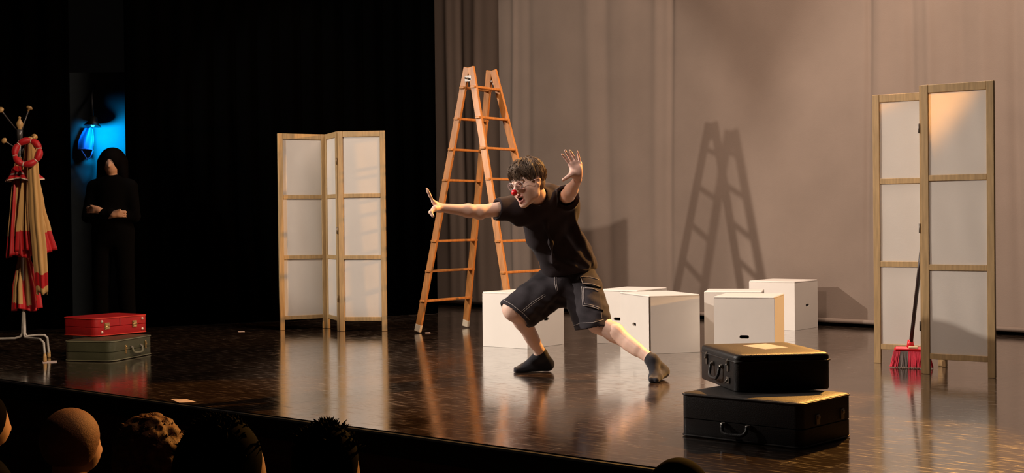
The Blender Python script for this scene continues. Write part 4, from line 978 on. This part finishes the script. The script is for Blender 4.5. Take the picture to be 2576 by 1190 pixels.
# person waiting in the wing
def wing_person():
    d = 12.3; X0 = P(284, 560, d).x; root = empty('person', (X0, d, 0)); tag(root, 'person in black with dark bobbed hair standing with folded arms in the dark left wing', 'person')
    v = Vol((X0-.36, d-.35, -.01), (X0+.36, d+.3, 1.75), .010); hc = V((X0, d, 1.56))
    v.ell(hc, (.072, .09, .105), .02); v.ell(hc+V((0, -.03, -.06)), (.05, .055, .06), .03); v.cone(hc+V((0, -.085, -.01)), hc+V((0, -.1, -.04)), .008, .012, .01)
    v.cone(hc+V((0, .02, -.1)), (X0, d+.02, 1.36), .05, .055, .03)
    for s_ in (-1, 1):
        v.ell(hc+V((s_*.027, -.084, .005)), (.014, .01, .008), .006, mode='sub')
        v.cone((X0, d, 1.36), (X0+s_*.16, d, 1.34), .06, .055, .04); v.cone((X0+s_*.17, d, 1.33), (X0+s_*.21, d-.05, 1.06), .048, .038, .02); v.cone((X0+s_*.21, d-.05, 1.06), (X0-s_*.06, d-.2, 1.10+s_*.02), .036, .028, .02)
        h0 = V((X0-s_*.09, d-.20, 1.11+s_*.02)); v.ell(h0, (.045, .022, .035), .015)
        for f in range(4): v.cone(h0+V((-s_*.02, -.01, .024-.016*f)), h0+V((-s_*.085, .012, .024-.018*f)), .010, .008, .004)
        v.cone(h0+V((0, -.012, .022)), h0+V((-s_*.045, -.022, .040)), .011, .009, .012)
        v.cone((X0+s_*.09, d, .92), (X0+s_*.11, d-.01, .5), .085, .058, .04); v.cone((X0+s_*.11, d-.01, .5), (X0+s_*.12, d+.02, .09), .056, .038, .02); v.cone((X0+s_*.12, d+.03, .04), (X0+s_*.14, d-.16, .03), .036, .028, .02)
    v.cone((X0, d, 1.28), (X0, d, .98), .15, .15, .05, flat=((0, 1, 0), 1.35))
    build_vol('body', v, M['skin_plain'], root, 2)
    v = Vol((X0-.36, d-.35, 0), (X0+.36, d+.3, 1.5), .012)
    for s_ in (-1, 1):
        v.cone((X0, d, 1.36), (X0+s_*.16, d, 1.34), .068, .065, .04); v.cone((X0+s_*.17, d, 1.33), (X0+s_*.213, d-.05, 1.07), .060, .052, .02); v.cone((X0+s_*.21, d-.05, 1.06), (X0-s_*.03, d-.19, 1.10), .050, .042, .02)
        v.cone((X0+s_*.09, d, .92), (X0+s_*.11, d-.01, .5), .10, .08, .04); v.cone((X0+s_*.11, d-.01, .5), (X0+s_*.12, d+.02, .08), .08, .07, .02)
    v.cone((X0, d, 1.28), (X0, d, .92), .17, .17, .05, flat=((0, 1, 0), 1.35))
    build_vol('black_clothes', v, M['dark_clothes'], root, 2)
    v = Vol((X0-.2, d-.2, 1.3), (X0+.2, d+.25, 1.75), .010)
    v.ell(hc+V((0, .02, .02)), (.118, .12, .115), .02); 
    for s_ in (-1, 1): v.cone(hc+V((s_*.09, .02, 0)), hc+V((s_*.105, .0, -.17)), .05, .04, .03); v.cone(hc+V((s_*.04, .07, 0)), hc+V((s_*.05, .08, -.17)), .06, .05, .03)
    v.ell(hc+V((0, -.10, -.045)), (.042, .070, .072), .01, mode='sub')
    build_vol('hair', v, M['hair_dark'], root, 2)
    for s_ in (-1, 1):
        b = MB(); b.box((X0+s_*.125, d-.05, .035), (.085, .26, .07), bev=.02); build('shoe', b, M['dark_clothes'], root, world=True)
wing_person()

# ================================================================ AUDIENCE (seen from behind, seated in the dark)
def spectator(px, py, d, wpx, style, label, hairm, seed, fz=-.90):
    """px,py: top of the head; wpx: width of the head in the photograph"""
    rnd = random.Random(seed); tp = P(px, py, d); hw = wpx/2/FPX*d; fl = fz-tp.z
    yaw = math.atan2(T_DIR.y, T_DIR.x)-math.pi/2; c_, s__ = math.cos(yaw), math.sin(yaw)
    root = empty('person', (tp.x, tp.y, fz), 0); tag(root, label, 'person')
    def W(x, y, z): return (tp.x+c_*x-s__*y, tp.y+s__*x+c_*y, tp.z+z)
    Rm = [[c_, -s__, 0], [s__, c_, 0], [0, 0, 1]]
    v = Vol((tp.x-.55, tp.y-.5, fz-.01), (tp.x+.55, tp.y+.75, tp.z+.05), .014)
    v.ell(W(0, 0, -.115), (.072, .092, .10), .02, rot=Rm); v.ell(W(0, .04, -.17), (.055, .06, .065), .03, rot=Rm); v.cone(W(0, .088, -.13), W(0, .108, -.165), .008, .012, .012); v.cone(W(0, -.02, -.18), W(0, -.03, -.33), .052, .058, .03)
    for s_ in (-1, 1):
        v.ell(W(s_*.076, 0, -.14), (.012, .02, .03), .006, rot=Rm)
        v.cone(W(0, -.03, -.34), W(s_*.17, -.03, -.37), .062, .06, .04); v.cone(W(s_*.19, -.03, -.38), W(s_*.23, -.0, -.66), .048, .04, .02); v.cone(W(s_*.23, 0, -.66), W(s_*.12, .22, -.68), .036, .028, .02); v.ell(W(s_*.10, .27, -.68), (.04, .055, .02), .02, rot=Rm)
        for f in range(4): v.cone(W(s_*(.075+.018*f), .30, -.68), W(s_*(.07+.02*f), .36, -.70), .009, .008, .004)
        v.cone(W(s_*.07, .28, -.68), W(s_*.04, .31, -.68), .010, .009, .004)
        v.cone(W(s_*.09, 0, -.80), W(s_*.12, .42, -.78), .08, .058, .04); v.cone(W(s_*.12, .42, -.78), W(s_*.12, .42, fl+.10), .054, .036, .02); v.cone(W(s_*.12, .40, fl+.05), W(s_*.13, .58, fl+.035), .036, .028, .02)
    v.cone(W(0, -.02, -.44), W(0, 0, -.78), .15, .155, .05, flat=(W(0, 1, 0)-np.array(W(0, 0, 0)), 1.3))
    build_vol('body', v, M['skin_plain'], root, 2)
    v = Vol((tp.x-.6, tp.y-.5, fz), (tp.x+.6, tp.y+.75, tp.z), .016)
    for s_ in (-1, 1):
        v.cone(W(0, -.03, -.345), W(s_*.17, -.03, -.37), .072, .072, .04); v.cone(W(s_*.19, -.03, -.38), W(s_*.23, -.0, -.66), .06, .054, .02); v.cone(W(s_*.23, 0, -.66), W(s_*.13, .19, -.68), .05, .042, .02)
        v.cone(W(s_*.09, 0, -.80), W(s_*.12, .42, -.78), .095, .075, .04); v.cone(W(s_*.12, .42, -.78), W(s_*.12, .42, fl+.12), .075, .07, .02)
    v.cone(W(0, -.02, -.44), W(0, 0, -.78), .17, .175, .05, flat=(W(0, 1, 0)-np.array(W(0, 0, 0)), 1.3))
    build_vol('clothes', v, M['dark_clothes'], root, 2)
    for s_ in (-1, 1):
        p0 = V(W(s_*.125, .50, fl+.035)); b = MB(); b.box((p0.x, p0.y, fz+.035), (.09, .26, .068), Matrix.Rotation(yaw, 3, 'Z'), .02); build('shoe', b, M['dark_clothes'], root, world=True)
    # hair fits the width seen
    h_ = .009; v = Vol((tp.x-.25, tp.y-.25, tp.z-.42), (tp.x+.25, tp.y+.25, tp.z+.06), h_)
    k = hw/.088
    v.ell(W(0, -.012, -.112), (hw, max(.1, hw*1.08), .112), .02, rot=Rm)
    if style in ('bob', 'big'):
        for s_ in (-1, 0, 1): v.cone(W(s_*hw*.55, -.04, -.12), W(s_*hw*.62, -.045, -.30 if style == 'big' else -.22), hw*.5, hw*.42, .03)
    if style == 'curly':
        for i in range(420):
            a = rnd.uniform(0, 6.28); z = rnd.uniform(-.24, .0); rr = math.sqrt(max(0, 1-((z+.12)/.125)**2)); q = W(math.cos(a)*hw*rr*.98, -.012+math.sin(a)*hw*1.05*rr, z)
            v.ell(q, [rnd.uniform(.008, .014)]*3, .006)
    v.ell(W(0, .125, -.165), (hw*.72, .09, .10), .01, mode='sub')
    v.halfspace(W(0, -.02, -.21 if style in ('crop', 'tuft') else -.36), (0, -.2, -1))
    ho = build_vol('hair', v, M[hairm], root, 1)
    if style in ('tuft', 'big', 'curly'):
        b = MB(); n_ = {'tuft': 200, 'big': 260, 'bob': 160, 'curly': 200}[style]
        for i in range(n_):
            a = rnd.uniform(0, 6.28); e = rnd.uniform(.15, 1.5); x, y, z = math.cos(a)*math.cos(e)*hw*.98, -.012+math.sin(a)*math.cos(e)*hw*1.05, -.112+math.sin(e)*.108
            L0 = rnd.uniform(.008, .022) if style == 'tuft' else rnd.uniform(.006, .014)
            p0 = V(W(x, y, z)); d_ = V(W(x, y, z+.05))-V(W(0, 0, -.09)); d_.normalize(); d_ += V((rnd.uniform(-.5, .5), rnd.uniform(-.5, .5), rnd.uniform(-.2, .3)))
            b.tube([p0-d_*.004, p0+d_*L0*.5, p0+d_*L0+V((rnd.uniform(-.008, .008), 0, 0))], [.005, .0035, .0006], 5)
        build('hair_tufts', b, M[hairm], ho, root=root)['kind'] = 'stuff'
    return root, fz
def row_pt(px, t=2.4):
    k = (px-1288)/FPX; return t/(T_DIR.x*k+T_DIR.y)
people = [(183, 1025, 4.8, 140, 'crop', 'spectator with short reddish cropped hair, leftmost lit head below the stage', 'hair_grey', 1),
          (383, 1047, 4.25, 165, 'curly', 'spectator with curly fair hair, below the left part of the stage edge', 'hair_blond', 2),
          (560, 1043, 2.85, 195, 'big', 'spectator with full dark hair silhouetted below the stage edge', 'hair_dark', 3, -.68),
          (825, 1062, 3.9, 160, 'tuft', 'spectator with dark tousled tufts overlapping the stage edge', 'hair_dark', 4),
          (1712, 1149, 3.0, 160, 'bob', 'spectator whose dark crown shows at the bottom, left of the black suitcases', 'hair_dark', 5),
          (-38, 985, 5.6, 110, 'bob', 'spectator cut off by the left picture edge below the stage', 'hair_dark', 7)]
seat_proto = None
for i, a in enumerate(people):
    r_, fz = spectator(*a)
    yaw = math.atan2(T_DIR.y, T_DIR.x)-math.pi/2
    if seat_proto is None:
        s = empty('theatre_seat', (0, 0, 0))
        b = MB(); b.box((0, .02, .40), (.46, .46, .09), bev=.03); build('seat', b, M['seat'], s)
        b = MB(); b.box((0, -.25, .62), (.46, .08, .50), Matrix.Rotation(.12, 3, 'X'), .035); build('backrest', b, M['seat'], s)
        for x in (-.26, .26):
            b = MB(); b.box((x, -.02, .31), (.03, .40, .60), bev=.008); build('side_panel', b, M['seat_wood'], s)
            b = MB(); b.box((x, .0, .625), (.055, .38, .03), bev=.01); build('armrest', b, M['seat_wood'], s)
        seat_proto = s; sc = s
    else: sc = copy_tree(seat_proto)
    sc.location = r_.location; sc.rotation_euler = (0, 0, yaw); tag(sc, 'dark plush theatre seat under the '+' '.join(a[5].split(',')[0].split()[:9]), 'seat', 'theatre seats in the front rows')
